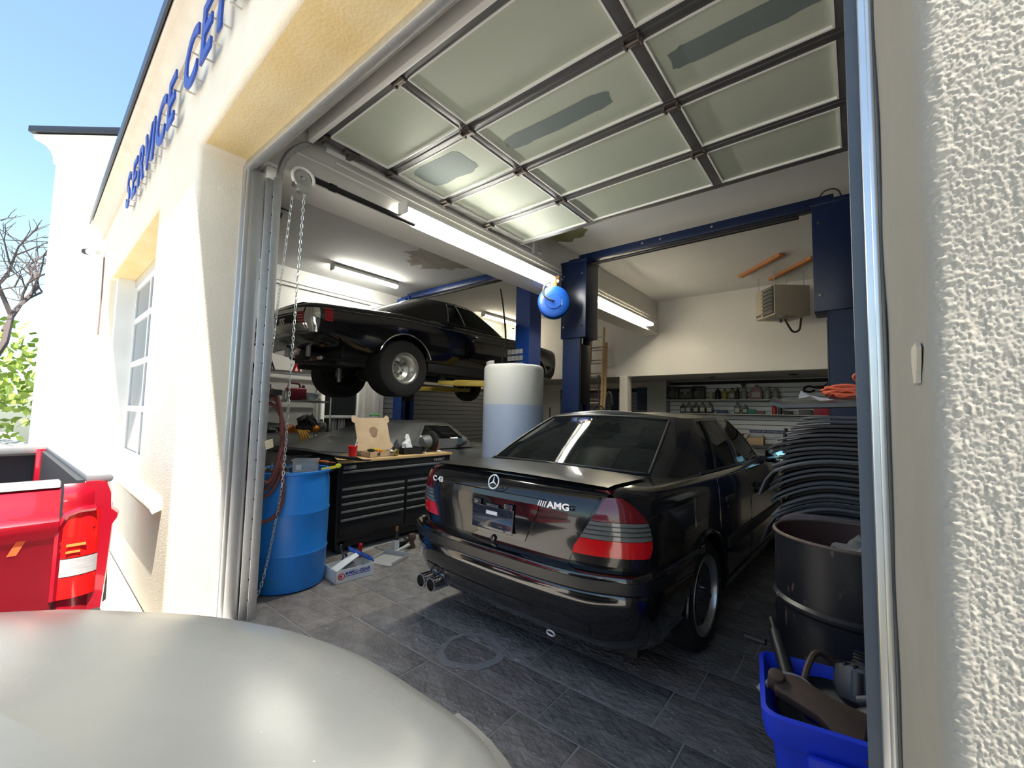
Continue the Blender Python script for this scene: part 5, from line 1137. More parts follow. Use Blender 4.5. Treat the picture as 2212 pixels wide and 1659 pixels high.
T0('paper_tag', MB().box(-.002,.002,-.025,.025,-.03,.03), M('tag_manila', (.55,.48,.33), .8), 'small manila tag hanging on the left door track', 'tag', (-3.035,1.215,1.12), (.3,.2,.2))
# ---------------------------------------------------------------- wire shelving on the left wall
sh = thing('wire_shelving', 'chrome wire shelving unit loaded with clutter against the left wall', 'shelving', (-7.07,2.9,0))
for x in (-.24,.27):
    for y in (-.74,.74): build('post', MB().cyl((x,y,0),(x,y,2.35),.0125,10), chrome, sh)
SHZ = (.45,.98,1.49,1.94)
for z in SHZ:
    m = MB().box(-.24,-.22,-.74,.74,z-.03,z).box(.25,.27,-.74,.74,z-.03,z).box(-.24,.27,-.74,-.72,z-.03,z).box(-.24,.27,.72,.74,z-.03,z)
    f_ = build('shelf', m, galv, sh)
    w0 = None; wm = MB().bar((-.24,0,0),(.27,0,0),.008,.008)
    for k in range(30):
        lc = (0,-.71+k*.049,z-.004)
        w0 = build('wire', wm, galv, f_, loc=lc) if w0 is None else copyo(w0, f_, lc)
def on(z, y, x=-6.97): return (x, y, z)
mar = M('maroon_plastic', (.16,.015,.03), .45)
gc = thing('fuel_can', 'maroon plastic fuel can on the middle wire shelf', 'fuel can', on(1.49,3.14), 0)
build('body', MB().box(-.09,.09,-.14,.14,0,.2), mar, gc, bevel=.03, seg=3); build('handle', MB().tube(cr([(0,-.12,.19),(0,-.1,.26),(0,.04,.26),(0,.06,.19)],5),.015,8), mar, gc); build('spout', MB().cyl((0,.1,.18),(0,.12,.24),.025,12), mar, gc)
T0('tin_can', MB().lathe([(0,0),(.05,0),(.052,.005),(.05,.01),(.05,.135),(.052,.14),(.046,.14),(.046,.05),(0,.05)],24), alu, 'shiny open tin can on the middle wire shelf', 'can', on(1.49,2.95,-6.88))
pt_ = thing('enamel_pot', 'pale blue enamel pot with handle on the middle wire shelf', 'pot', on(1.49,3.37,-6.90))
build('bowl', MB().lathe([(0,0),(.07,0),(.095,.03),(.105,.09),(.11,.125),(.10,.12),(.09,.03),(0,.015)],28), M('pot_blue', (.38,.43,.46), .35), pt_); build('handle', MB().tube(cr([(.1,-.04,.1),(.15,-.03,.11),(.15,.03,.11),(.1,.04,.1)],4),.008,6), MATS['pot_blue'], pt_)
T0('mint_tub', MB().lathe([(0,0),(.055,0),(.06,.01),(.062,.06),(.055,.065),(0,.065)],22), M('mint_green', (.28,.45,.36), .45), 'mint green round tub on the middle wire shelf', 'tub', on(1.49,2.72,-6.9))
T0('bottle_crate', MB().box(-.1,.1,-.17,.17,0,.02).ball((-.03,-.1,.09),.07,10).ball((.02,.02,.1),.075,10).ball((0,.12,.08),.065,10), M('cloudy_plastic', (.30,.32,.32), .25, col2=(.2,.21,.21), nscale=12), 'tray of cloudy plastic bottles on the middle wire shelf', 'tray', on(1.49,2.56,-7.05))
T0('brown_rag', MB().ball((0,0,.03),.08,10,(1,1.2,.5)), M('rag_brown', (.14,.09,.05), .9, bump=.6, bscale=40), 'brown rag heaped behind the enamel pot', 'rag', on(1.49,3.52,-7.1))
T0('paper_stack', MB().box(-.09,.09,-.12,.12,0,.015), M('paper_grey', (.5,.5,.5), .8), 'thin stack of papers on the middle wire shelf', 'papers', on(1.49,3.34,-6.86), (0,0,.2))
T0('orange_helmet', MB().lathe([(.115,0),(.12,.01),(.118,.05),(.10,.09),(.06,.12),(0,.132)],24), M('helmet_orange', (.55,.13,.02), .4), 'orange safety helmet on the lower wire shelf', 'helmet', on(.98,3.06,-6.98))
random.seed(8)
def crumple(rx, ry, rz, n=14, amp=.18, seed=1):
    m = MB().ball((0,0,0),1,n)
    for i, v in enumerate(m.v):
        d = 1+amp*noise.noise(v*2.3+Vector((seed,0,0)))*1.6; m.v[i] = Vector((v.x*rx*d, v.y*ry*d, max(-rz*.6, v.z*rz*d)))
    return m
T0('black_bin_bag', crumple(.14,.17,.17,18,.35,4), M('bag_black', (.012,.013,.017), .3), 'crumpled black plastic bag on the lower wire shelf', 'bag', on(1.08,3.34,-6.95), smooth=30)
T0('orange_bottle', MB().ball((0,0,.06),.075,14,(1,1,.8)), M('bottle_orange', (.62,.20,.01), .35), 'round orange plastic jug on the lower wire shelf', 'jug', on(.98,3.42,-6.86))
T0('clear_jug', MB().ball((0,0,.09),.1,14,(.8,.9,.95)).cyl((0,0,.16),(0,0,.21),.025,12), M('jug_grey', (.16,.17,.15), .3), 'dull grey jug at the end of the lower wire shelf', 'jug', on(.98,3.55,-6.9))
gl_ = MB()
for k in range(4): gl_.tube(cr([(0,-.05+k*.03,0),(.08,-.05+k*.034,-.02),(.13,-.05+k*.04,-.09),(.14,-.05+k*.045,-.15)],4), [.018]*13 if False else .018, 8)
gl_.ball((-.04,-.005,0),.07,12,(1.2,1,.4)).tube([(-.02,.06,0),(.05,.1,0),(.08,.12,-.02)], .017, 8)
T0('work_glove', gl_, M('glove_ochre', (.42,.24,.04), .85, bump=.4, bscale=60), 'ochre leather work glove hanging over the lower wire shelf edge', 'glove', on(1.01,3.18,-6.84))
T0('dark_tarp', crumple(.16,.26,.09,16,.4,9), M('tarp_dark', (.025,.027,.03), .5), 'dark folded tarp on the lower wire shelf near the jamb', 'tarp', on(1.035,2.72,-6.98), smooth=30)
T0('red_bracket_stand', MB().bar((0,-.05,0),(0,0,.16),.03,.03).bar((0,.05,0),(0,0,.16),.03,.03).box(-.03,.03,-.07,.07,0,.015), red_plastic, 'red axle stand on the top wire shelf', 'axle stand', on(1.94,3.12,-6.95), bevel=.003)
T0('paper_roll', MB().cyl((0,-.14,.06),(0,.14,.06),.06,20).cyl((0,-.15,.06),(0,-.12,.06),.062,20), M('roll_white', (.55,.56,.58), .6), 'white paper roll lying on the top wire shelf', 'roll', on(1.94,3.38,-6.95))
for i, y in enumerate((2.44,2.72)):
    T0('jack_stand', MB().bar((-.05,-.06,0),(0,0,.22),.02,.02).bar((.05,.06,0),(0,0,.22),.02,.02).bar((.05,-.06,0),(0,0,.22),.02,.02).bar((-.05,.06,0),(0,0,.22),.02,.02).cyl((0,0,.18),(0,0,.3),.018,10), dark_metal, ('dark jack stand on the top wire shelf nearest the jamb','dark jack stand on the top wire shelf beside the red stand')[i], 'jack stand', on(1.94,y), group='jack stands')
# ---------------------------------------------------------------- white tank with blue liquid
tk = thing('plastic_tank', 'tall white translucent plastic tank half full of blue liquid', 'tank', (-3.22,4.02,0))
tw = M('tank_white', (.60,.60,.58), .45, col2=(.54,.54,.52), nscale=3); tl = M('tank_blue_liquid', (.36,.43,.58), .4, col2=(.42,.49,.64), nscale=2)
build('lower_wall', MB().lathe([(0,0),(.34,0),(.36,.02),(.36,1.46)],48), tl, tk, smooth=35, label='wall tinted by the blue liquid inside')
build('upper_wall', MB().lathe([(.36,1.46),(.36,1.88),(.35,1.915),(.335,1.925),(.325,1.91),(.33,1.86),(.33,1.5)],48), tw, tk, smooth=35)
build('spout_lip', MB().lathe([(.30,0),(.335,0),(.335,.05),(.30,.05)],48,(0,0,1.92)).xform(Matrix.Identity(4)) if False else MB().grid([[Vector((r_*math.cos(a), r_*math.sin(a), z_)) for a in [lerp(2.7,4.6,k/16) for k in range(17)]] for r_, z_ in ((.335,1.91),(.34,1.965),(.325,1.97),(.32,1.91))]), tw, tk)
# ---------------------------------------------------------------- ladder at the back wall
ld = thing('wooden_ladder', 'wooden extension ladder with metal rungs leaning at the back wall', 'ladder', (-4.40,8.25,0), 0, rot=(-.07,0,0))
for s_ in (-1,1):
    build('rail', MB().bar((s_*.21,0,0),(s_*.19,0,2.95),.035,.07), wood, ld, bevel=.004); build('fly_rail', MB().bar((s_*.165,-.06,.6),(s_*.15,-.06,3.28),.03,.06), wood, ld, bevel=.004)
for k in range(10): build('rung', MB().cyl((-.2,0,.25+k*.29),(.2,0,.25+k*.29),.02,8), galv, ld)
for k in range(9): build('fly_rung', MB().cyl((-.155,-.06,.75+k*.29),(.155,-.06,.75+k*.29),.02,8), galv, ld)
build('rope', MB().tube(cr([(.0,-.09,2.0),(.03,-.1,1.6),(-.04,-.1,1.2),(0,-.09,.8)],5), .006, 6), M('rope_red', (.3,.05,.04), .8), ld)
T0('welding_cart', MB().box(-.2,.2,-.2,.2,.1,.9).box(-.22,.22,-.22,.22,.9,.93).cyl((-.15,-.2,.07),(.15,-.2,.07),.07,16).tube(cr([(-.15,.2,.9),(-.15,.22,1.4),(0,.22,1.55),(.15,.22,1.4),(.15,.2,.9)],6),.014,8), dark_metal, 'dark machine cart standing beneath the ladder', 'cart', (-4.1,7.7,0), bevel=.008)
hzm = MB().tube(cr([(0,0,1.9),(.02,-.02,1.5),(.1,-.05,1.1),(.12,0,1.6),(.18,0,1.65),(.22,-.03,1.5)],6), .012, 8)
T0('cable_loop', hzm, rubber, 'black cable looped beside the left navy lift column', 'cable', (-2.70,5.2,0))
# ---------------------------------------------------------------- recess: shelves, bottles, boombox
shm = M('shelf_white', (.55,.55,.54), .5)
YS = 10.0
S1, S2, S3 = 1.76, 1.455, .84
s1 = T0('wall_shelf', MB().box(-3.44,-.75,YS-.02,YR-.03,S1-.02,S1), shm, 'white upper wall shelf with boombox and spray bottles', 'shelf', group='recess shelves', bevel=.003)
s2 = T0('wall_shelf', MB().box(-3.44,.4,YS-.02,YR-.03,S2-.02,S2), shm, 'white second wall shelf with oil jugs and small boxes', 'shelf', group='recess shelves', bevel=.003)
s3 = T0('work_counter', MB().box(-2.6,.4,YS-.35,YR-.03,S3-.03,S3).box(-2.58,-2.52,YS-.33,YR-.1,0,S3-.03).box(.3,.36,YS-.33,YR-.1,0,S3-.03), M('counter_dark', (.06,.065,.075), .5), 'dark work counter under the white wall shelves', 'counter', bevel=.004)
bbx = thing('boombox', 'black stereo boombox with two round speakers on the upper shelf', 'stereo', (-3.03,YS+.12,S1))
bkp = M('stereo_black', (.015,.015,.016), .4)
build('centre_unit', MB().box(-.15,.15,-.1,.1,0,.29), bkp, bbx, bevel=.012)
build('display', MB().box(-.11,.11,-.104,-.1,.17,.24), M('display_grey', (.16,.17,.17), .2), bbx); build('deck_door', MB().box(-.12,.12,-.106,-.1,.03,.13), M('deck_silver', (.10,.10,.10), .3, .5), bbx)
build('knob', MB().cyl((0,-.115,.15),(0,-.1,.15),.02,14), chrome, bbx)
for s_ in (-1,1):
    sp = build('speaker', MB().box(s_*.28-.125,s_*.28+.125,-.1,.1,0,.30), bkp, bbx, bevel=.012)
    build('cone', MB().lathe([(0,-.01),(.03,-.012),(.035,.0),(.075,-.018),(.085,-.02),(.09,-.012)],24,(s_*.28,-.1,.12),'Y'), M('cone_grey', (.08,.08,.08), .5), sp); build('tweeter', MB().lathe([(0,-.012),(.02,-.01),(.03,-.008)],16,(s_*.28,-.1,.245),'Y'), M('cone_grey', (.08,.08,.08), .5), sp)
def bottle(name, kind, h, r, col, label, cat, x, z, cap=(.02,.02,.02), y=YS+.1, group=None):
    t = thing(name, label, cat, (x,y,z), 0, group)
    bm1 = M('b_%02d%02d%02d' % tuple(int(c*99) for c in col), col, .3); cm = M('c_%02d%02d%02d' % tuple(int(c*99) for c in cap), cap, .4)
    if kind == 'jug':
        build('body', MB().prism([(-r,0),(r,0),(r,h*.62),(r*.55,h*.84),(r*.3,h*.86),(r*.3,h*.9),(-r*.1,h*.9),(-r*.35,h*.78),(-r,h*.66)], -r*.5, r*.5, 'XZ'), bm1, t, bevel=.008, seg=2)
        build('cap', MB().cyl((r*.1,0,h*.9),(r*.1,0,h),r*.26,14), cm, t); build('label', MB().box(-r*.7,r*.7,-r*.5-.002,-r*.5,h*.15,h*.5), M('lab_pale', (.5,.5,.48), .6), t)
    elif kind == 'spray':
        build('body', MB().lathe([(0,0),(r,0),(r,h*.45),(r*.55,h*.62),(r*.32,h*.68),(r*.32,h*.74),(0,h*.74)],20), bm1, t); build('trigger', MB().box(-r*.9,r*.5,-r*.25,r*.25,h*.86,h).cyl((0,0,h*.74),(0,0,h*.88),r*.3,12).bar((-r*.3,0,h*.86),(-r*.7,0,h*.7),r*.2,r*.2), cm, t, bevel=.003)
    else:
        build('body', MB().lathe([(0,0),(r,0),(r,h*.66),(r*.8,h*.78),(r*.38,h*.84),(r*.38,h*.88),(0,h*.88)],20), bm1, t); build('cap', MB().cyl((0,0,h*.86),(0,0,h),r*.42,14), cm, t)
    return t
for i, a in enumerate([('wax_tube','plain',.2,.035,(.55,.52,.34),'cream tube bottle beside the boombox',-2.5,(.6,.6,.6)),('black_bottle','plain',.25,.06,(.02,.02,.02),'wide black bottle on the upper shelf',-2.36,(.02,.02,.02)),('yellow_bottle','plain',.23,.045,(.5,.36,.04),'yellow bottle on the upper shelf',-2.22,(.05,.05,.05)),('amber_jug','jug',.25,.06,(.22,.19,.10),'olive amber jug on the upper shelf',-2.08,(.02,.02,.02)),('dark_can','plain',.26,.035,(.03,.03,.035),'slim dark can on the upper shelf',-1.97,(.02,.02,.02)),('spray_bottle','spray',.34,.055,(.30,.30,.29),'grey spray bottle with black trigger on the upper shelf',-1.85,(.02,.02,.02)),('pink_jug','jug',.30,.11,(.33,.18,.20),'large pinkish jug on the upper shelf',-1.62,(.35,.08,.08)),('grey_bottle','plain',.27,.055,(.32,.33,.33),'pale grey bottle right of the pink jug',-1.42,(.4,.4,.4)),('frosted_bottle','plain',.25,.05,(.26,.27,.26),'frosted bottle at the end of the upper shelf row',-1.27,(.3,.3,.3))]):
    bottle(a[0], a[1], a[2], a[3], a[4], a[5], 'bottle', a[6], S1, a[7], group='bottles on the upper shelf')
for i, a in enumerate([('oil_jug','jug',.22,.06,(.03,.045,.045),'dark green oil jug, leftmost on the second shelf',-3.10,(.02,.02,.02)),('oil_jug','jug',.24,.06,(.10,.13,.13),'grey green oil jug second from left on the second shelf',-2.98,(.02,.02,.02)),('oil_jug','jug',.24,.06,(.035,.035,.04),'black oil jug third from left on the second shelf',-2.82,(.02,.02,.02)),('oil_jug','jug',.25,.062,(.05,.05,.055),'black oil jug with white label, fourth on the second shelf',-2.68,(.02,.02,.02)),('oil_jug','jug',.25,.062,(.04,.04,.045),'black oil jug with white label, fifth on the second shelf',-2.53,(.02,.02,.02)),('oil_jug','jug',.24,.06,(.10,.12,.11),'grey green oil jug beside the blue boxes on the second shelf',-1.98,(.02,.02,.02)),('oil_jug','jug',.2,.055,(.05,.05,.05),'small dark jug beside the teal box on the second shelf',-1.83,(.02,.02,.02))]):
    bottle(a[0], a[1], a[2], a[3], a[4], a[5], 'jug', a[6], S2, a[7], group='oil jugs on the second shelf')
bottle('red_canister','plain',.22,.045,(.45,.03,.02),'red canister on the second shelf','canister',-1.30,S2,(.05,.05,.05)); bottle('black_flask','plain',.28,.035,(.03,.03,.03),'slim black flask beside the red canister','flask',-1.20,S2,(.3,.3,.3))
for nm, col, lab, x, w_, h, d_ in (('blue_box',(.05,.09,.16),'dark blue small boxes on the second shelf',-2.28,.2,.08,.12),('teal_box',(.02,.22,.16),'teal box on the second shelf',-1.70,.14,.10,.12),('brown_box',(.16,.12,.09),'brown low box on the second shelf',-1.55,.16,.07,.12),('black_case',(.02,.02,.02),'black case under the hanging cable',-1.06,.14,.07,.12),('red_tub',(.4,.02,.05),'red square tub on the second shelf near lift column',-.52,.24,.17,.15),('grey_tub',(.25,.27,.30),'grey blue tub on the second shelf next to red tub',-.25,.2,.16,.15),('grey_sander',(.10,.10,.11),'dark grey power sander on the second shelf',-.78,.22,.1,.12)):
    T0(nm, MB().box(-w_/2,w_/2,-d_/2,d_/2,0,h).box(-w_/2-.006,w_/2+.006,-d_/2-.006,d_/2+.006,h*.82,h*.95), M(nm+'_c', col, .45), lab, nm.split('_')[1], (x,YS+.1,S2), bevel=.006)
T0('hanging_gun', MB().box(-.07,.07,-.02,.02,-.03,.03).bar((.05,0,0),(.14,0,.08),.03,.03).tube(cr([(-.07,0,0),(-.2,0,.02),(-.26,0,-.05),(-.16,0,-.09),(-.08,0,-.05)],5),.02,8), black_plastic, 'black air gun and coiled cable hanging on the slat wall', 'air gun', (-.55,YR-.06,2.0), bevel=.004)
T0('silver_spray_gun', MB().bar((-.05,0,.06),(.08,0,.08),.03,.04).bar((.06,0,.08),(.09,0,-.04),.025,.03).lathe([(0,-.12),(.05,-.12),(.055,-.02),(.02,0),(0,0)],16,(-.04,0,.05)), alu, 'silver spray gun with cup hanging on the slat wall', 'spray gun', (-.22,YR-.07,1.97), bevel=.003)
T0('cardboard_box', MB().box(-.14,.14,-.1,.1,0,.14).obox((-.14,0,.16),(.08,.2,.003),(0,-.8,0)).obox((.14,0,.16),(.08,.2,.003),(0,.8,0)), kraft, 'brown cardboard box on the counter beside the red tub', 'cardboard box', (-1.60,YS-.1,S3), bevel=.002)
T0('red_pail', MB().lathe([(0,0),(.06,0),(.075,.2),(.08,.205),(.07,.2),(.06,.01),(0,.01)],22), red_plastic, 'red plastic pail on the dark counter', 'pail', (-1.9,YS-.1,S3))
T0('sponge_pile', crumple(.22,.12,.1,14,.4,2), M('sponge_brown', (.18,.13,.08), .9), 'brown heap of cloths on the counter behind the sedan', 'cloths', (-2.25,YS-.1,S3+.06), smooth=30)
sg = thing('wall_sign', 'white sign with blue lettering on the slat wall above the counter', 'sign', (-1.78,YR-.04,.98))
build('board', MB().box(0,.75,-.01,0,0,.16), M('sign_white', (.6,.62,.66), .5), sg); build('band', MB().box(0,.75,-.013,-.01,.085,.15), M('sign_blue', (.01,.03,.18), .5), sg); text('lettering', 'PREMIUM INTERIOR', .055, .002, MATS['sign_white'], sg, (.02,-.015,.098), (PI/2,0,0), sx=1.25)
T0('poster', MB().box(-4.25,-3.93,YR-.085,YR-.08,1.5,2.07), M('poster_blue', (.015,.03,.07), .4, col2=(.05,.09,.16), nscale=5), 'dark blue poster on the slat wall behind the white post', 'poster')
T0('narrow_poster', MB().box(-4.95,-4.75,YR-.085,YR-.08,1.45,2.0), M('poster_navy', (.012,.025,.06), .4), 'narrow navy poster on the slat wall between ladder and white post', 'poster')
# car-wash hoses hanging at the back of the left bay
T0('pipe_stand', MB().cyl((0,0,0),(0,0,1.5),.012,8).tube(cr([(0,0,1.0),(.12,0,1.05),(.3,0,1.05),(.33,0,.9)],5),.012,8).cyl((.0,0,0),(0,0,.03),.12,16), dark_metal, 'thin dark pipe stand behind the grey sports car', 'stand', (-4.95,7.4,0))
# black pole seen beside the sedan mirror
T0('black_pole', MB().cyl((0,0,0),(.16,.0,1.25),.022,10).box(-.12,.12,-.05,.05,0,.04), black_plastic, 'black pole leaning behind the sedan door mirror', 'pole', (-.85,6.3,0))
# ================================================================ right-hand corner
sd_ = thing('steel_drum', 'scuffed black steel drum with a brown inside near the right jamb', 'drum', (-.03,2.47,0))
bs = M('drum_black', (.010,.0105,.012), .38, col2=(.018,.018,.020), nscale=4, noise2=(11,.64,(.11,.075,.055)), stretch=(2.5,2.5,1)); r_ = .295
build('shell', MB().lathe([(0,.0),(r_-.01,0),(r_,.01),(r_,.27),(r_+.012,.283),(r_+.012,.297),(r_,.31),(r_,.54),(r_+.012,.553),(r_+.012,.567),(r_,.58),(r_,.84)],56), bs, sd_, smooth=35)
build('rim', MB().tube([(r_*math.cos(a),r_*math.sin(a),.845) for a in [2*PI*k/56 for k in range(56)]], .008, 8, closed=True), M('rusty_rim', (.10,.07,.055), .6, .4, col2=(.16,.12,.1), nscale=14), sd_)
build('inside', MB().lathe([(r_-.006,.84),(r_-.008,.45),(0,.45)],48), M('drum_inside', (.085,.035,.03), .6, col2=(.06,.028,.025), nscale=4), sd_)
T0('plastic_liner', crumple(.17,.17,.12,18,.4,7), M('film', (.45,.45,.46), .2, trans=.6, ior=1.1), 'crumpled clear plastic film inside the steel drum', 'film', (.02,2.47,.70), smooth=30)
# recycling bin and the parts in it
rb = thing('recycling_bin', 'bright blue recycling bin full of old car parts at the right jamb', 'bin', (-.06,1.84,0), .17)
bb = M('bin_blue', (.012,.045,.62), .42)
def rrect(hx, hy, rr, z, n=5):
    p = []
    for cx_, cy_, a0 in ((hx-rr,hy-rr,0),(-hx+rr,hy-rr,PI/2),(-hx+rr,-hy+rr,PI),(hx-rr,-hy+rr,1.5*PI)):
        for k in range(n+1): a = a0+PI/2*k/n; p.append(Vector((cx_+rr*math.cos(a), cy_+rr*math.sin(a), z)))
    return p
rows = [rrect(.17,.15,.04,.005),rrect(.175,.155,.04,.02),rrect(.205,.185,.045,.36),rrect(.225,.205,.05,.365),rrect(.232,.212,.05,.40),rrect(.236,.216,.05,.445),rrect(.222,.202,.045,.45),rrect(.20,.18,.04,.40),rrect(.185,.165,.04,.06)]
m = MB().grid(rows, closed=True); m.add(rows[0], [tuple(range(len(rows[0])))]); m.add(rows[-1], [tuple(range(len(rows[-1])))])
build('tub', m, bb, rb, smooth=40)
build('grip_lip', MB().box(-.12,.12,-.235,-.21,.33,.375), bb, rb, bevel=.012); 
for x in (-.11,.0,.11): build('rib', MB().box(x-.004,x+.004,-.2,-.175,.04,.34), bb, rb)
cast = M('cast_alloy', (.10,.105,.11), .5, .6, col2=(.055,.055,.06), nscale=9); rusty = M('rust_steel', (.055,.04,.033), .65, .3, col2=(.10,.06,.04), nscale=7)
def alternator(label, loc, rot):
    t = thing('alternator', label, 'car part', loc, group='old alternators', rot=rot)
    build('housing', MB().lathe([(0,-.07),(.05,-.07),(.075,-.05),(.08,-.02),(.08,.02),(.072,.05),(.04,.062),(0,.062)],28), cast, t)
    build('pulley', MB().lathe([(0,.062),(.034,.062),(.034,.07),(.027,.075),(.032,.08),(.027,.085),(.032,.09),(.027,.095),(.034,.10),(.02,.104),(0,.104)],24), dark_metal, t)
    for k in range(14):
        a = 2*PI*k/14; build('vent_slot', MB().obox((.063*math.cos(a),.063*math.sin(a),.052),(.022,.007,.012),(0,0,a)), M('slot_black', (.005,.005,.005), .8), t)
    for k in range(3):
        a = 2*PI*k/3; build('lug', MB().cyl((.092*math.cos(a),.092*math.sin(a),-.03),(.092*math.cos(a),.092*math.sin(a),.04),.016,10), cast, t)
    return t
alternator('old alternator with its pulley up on top of the blue bin', (-.005,1.945,.46), (-.35,.15,.3))
alternator('old alternator lying half hidden at the jamb side of the blue bin', (.05,1.80,.40), (.9,.5,.8))
arm = MB()
pl = [(-.16,-.02),(-.1,.03),(0,.04),(.09,.075),(.12,.06),(.10,.02),(.11,-.03),(.16,-.02),(.17,-.06),(.1,-.08),(.0,-.05),(-.12,-.07)]
arm.prism(pl, 0, .035); arm.cyl((-.14,-.03,-.01),(-.14,-.03,.05),.025,14)
T0('control_arm', arm, rusty, 'rusty pressed steel control arm across the blue bin', 'car part', (-.10,1.75,.43), (.35,.25,-.35), bevel=.006)
T0('strut_tube', MB().cyl((-.13,0,0),(.13,0,.03),.024,14).cyl((.13,0,.03),(.2,0,.04),.012,10), dark_metal, 'dark strut rod poking over the left rim of the blue bin', 'car part', (-.24,1.96,.44), (0,-.25,1.9))
T0('bent_pipe', MB().tube(cr([(-.02,-.1,-.05),(.0,-.02,.06),(.03,.08,.08),(.10,.12,.02)],6), .011, 8), rusty, 'thin rusty bent pipe standing in the blue bin', 'pipe', (-.16,1.93,.42))
T0('wire_scraper', MB().cyl((-.05,0,0),(.03,0,.015),.011,10).cyl((.03,0,.015),(.10,0,.03),.003,6), black_plastic, 'black handled tool sticking over the bin rim towards the sedan', 'tool', (-.335,2.03,.46), (0,.1,-.3))
T0('grey_cable', MB().tube(cr([(-.08,.0,0),(-.04,.04,.03),(.02,.05,.03),(.07,.02,.01)],6), .008, 8).cyl((-.1,-.02,-.02),(-.08,0,0),.012,8), M('cable_grey', (.22,.22,.22), .5), 'grey cable with a yellow end in the blue bin', 'cable', (-.19,1.78,.44))
T0('brake_shield', MB().lathe([(.06,0),(.13,.005),(.135,.03),(.128,.035)],28), M('shield_dark', (.045,.045,.047), .55, .4), 'dark round brake shield under the parts in the blue bin', 'car part', (-.12,1.88,.36), (.2,-.2,0))
# wooden chair wrapped in film carrying the mats
wcx = thing('wooden_chair', 'brown wooden chair in plastic wrap carrying the pile of car mats', 'chair', (-.02,3.08,0))
cw = M('chair_brown', (.20,.10,.055), .5, col2=(.26,.13,.07), nscale=4, stretch=(1,8,8))
for x in (-.24,.24):
    for y in (-.22,.22): build('leg', MB().bar((x,y,0),(x,y,.80),.04,.04), cw, wcx, bevel=.004)
for y in (-.22,.22): build('rail', MB().bar((-.24,y,.76),(.24,y,.76),.025,.06), cw, wcx, bevel=.003); 
for y in (-.22,.22): build('stretcher', MB().bar((-.24,y,.45),(.24,y,.45),.02,.03), cw, wcx, bevel=.003)
build('seat', MB().box(-.28,.28,-.25,.25,.79,.825), cw, wcx, bevel=.008)
fm = M('wrap_film', (.35,.28,.30), .15, trans=.7, ior=1.1)
build('film', MB().tube(cr([(-.30,-.27,.60),(-.31,-.27,.78),(-.24,-.28,.835),(.0,-.285,.84),(.28,-.28,.83)],6), .022, 8), fm, wcx, label='crumpled clear plastic wrap')
build('film_drape', MB().grid([[Vector((-.30-.015*math.sin(k*1.7+z*9), lerp(-.27,.2,k/8), z)) for k in range(9)] for z in (.45,.55,.65,.75,.82)]), fm, wcx)
# pile of car mats: each mat its own thing
matc = [M('mat_%d' % i, c, .95, col2=tuple(q*1.25 for q in c), nscale=60, bump=.25, bscale=150) for i, c in enumerate([(.050,.047,.050),(.070,.062,.064),(.088,.080,.082),(.042,.043,.047),(.060,.064,.070)])]
edge_m = M('mat_binding', (.11,.11,.115), .8); light_m = M('mat_backing_pale', (.20,.21,.215), .85)
random.seed(17)
NM = 24
for i in range(NM):
    f = i/(NM-1); z0 = .838+i*.0233
    left = -.41-.05*math.sin(i*1.9)-.03*math.sin(i*.7+1)
    left = max(left, -.445)
    if i in (3,13): left = -.515
    if i > NM-5: left = -.37+.03*(i-NM+5)
    dr = .12+.045*math.sin(i*.19+.6); th = .0165
    y0, y1 = 2.86+.03*math.sin(i*2.3), 3.33+.03*math.sin(i*1.3); x1 = .30
    wav = .006; ph = i*.12
    def mp(u, v, o=0):
        x = lerp(left, x1, u); k = max(0, (-.08-x)/(.4))
        ycut = 1-.25*max(0,(.18-u)/.18)**2
        y = lerp(y0, y1, .5+(v-.5)*ycut)
        return Vector((x+.05*k*k, y, z0-dr*k**1.7-.09*max(0,(-.43-x)/.085)**1.3+wav*math.sin(5*u+ph)*(1-.3*v)+o))
    nu, nv = 16, 5
    lo = [[mp(a/nu,b/nv) for b in range(nv+1)] for a in range(nu+1)]; up = [[mp(a/nu,b/nv,th) for b in range(nv+1)] for a in range(nu+1)]
    m = MB().grid(lo).grid(up)
    for a_, b_ in ((lo[0],up[0]),(lo[-1],up[-1]),([r[0] for r in lo],[r[0] for r in up]),([r[-1] for r in lo],[r[-1] for r in up])): m.grid([a_,b_])
    ords = 'first second third fourth fifth sixth seventh eighth ninth tenth eleventh twelfth'.split()
    lab = 'dark car floor mat, %s from the bottom of the mat pile' % ords[i] if i < 12 else 'dark car floor mat, %s from the top of the mat pile' % ords[NM-1-i]
    if i in (3,13): lab = ('pale backed car mat hanging low over the left of the pile','pale backed car mat drooping halfway up the mat pile')[i == 13]
    t = thing('car_mat', lab, 'floor mat', (0,0,0), 0, 'car mats in the tall pile')
    t.location = (-.05, 3.1, z0); off = Matrix.Translation((.05,-3.1,-z0))
    build('carpet', m.xform(off), light_m if i in (3,13) else random.choice(matc), t, smooth=50)
    ed = [mp(a/nu,0,th/2) for a in range(nu,-1,-1)]+[mp(0,b/nv,th/2) for b in range(1,nv+1)]
    build('binding', MB().tube(ed, .0062, 6).xform(off), edge_m if i%3 else matc[1], t)
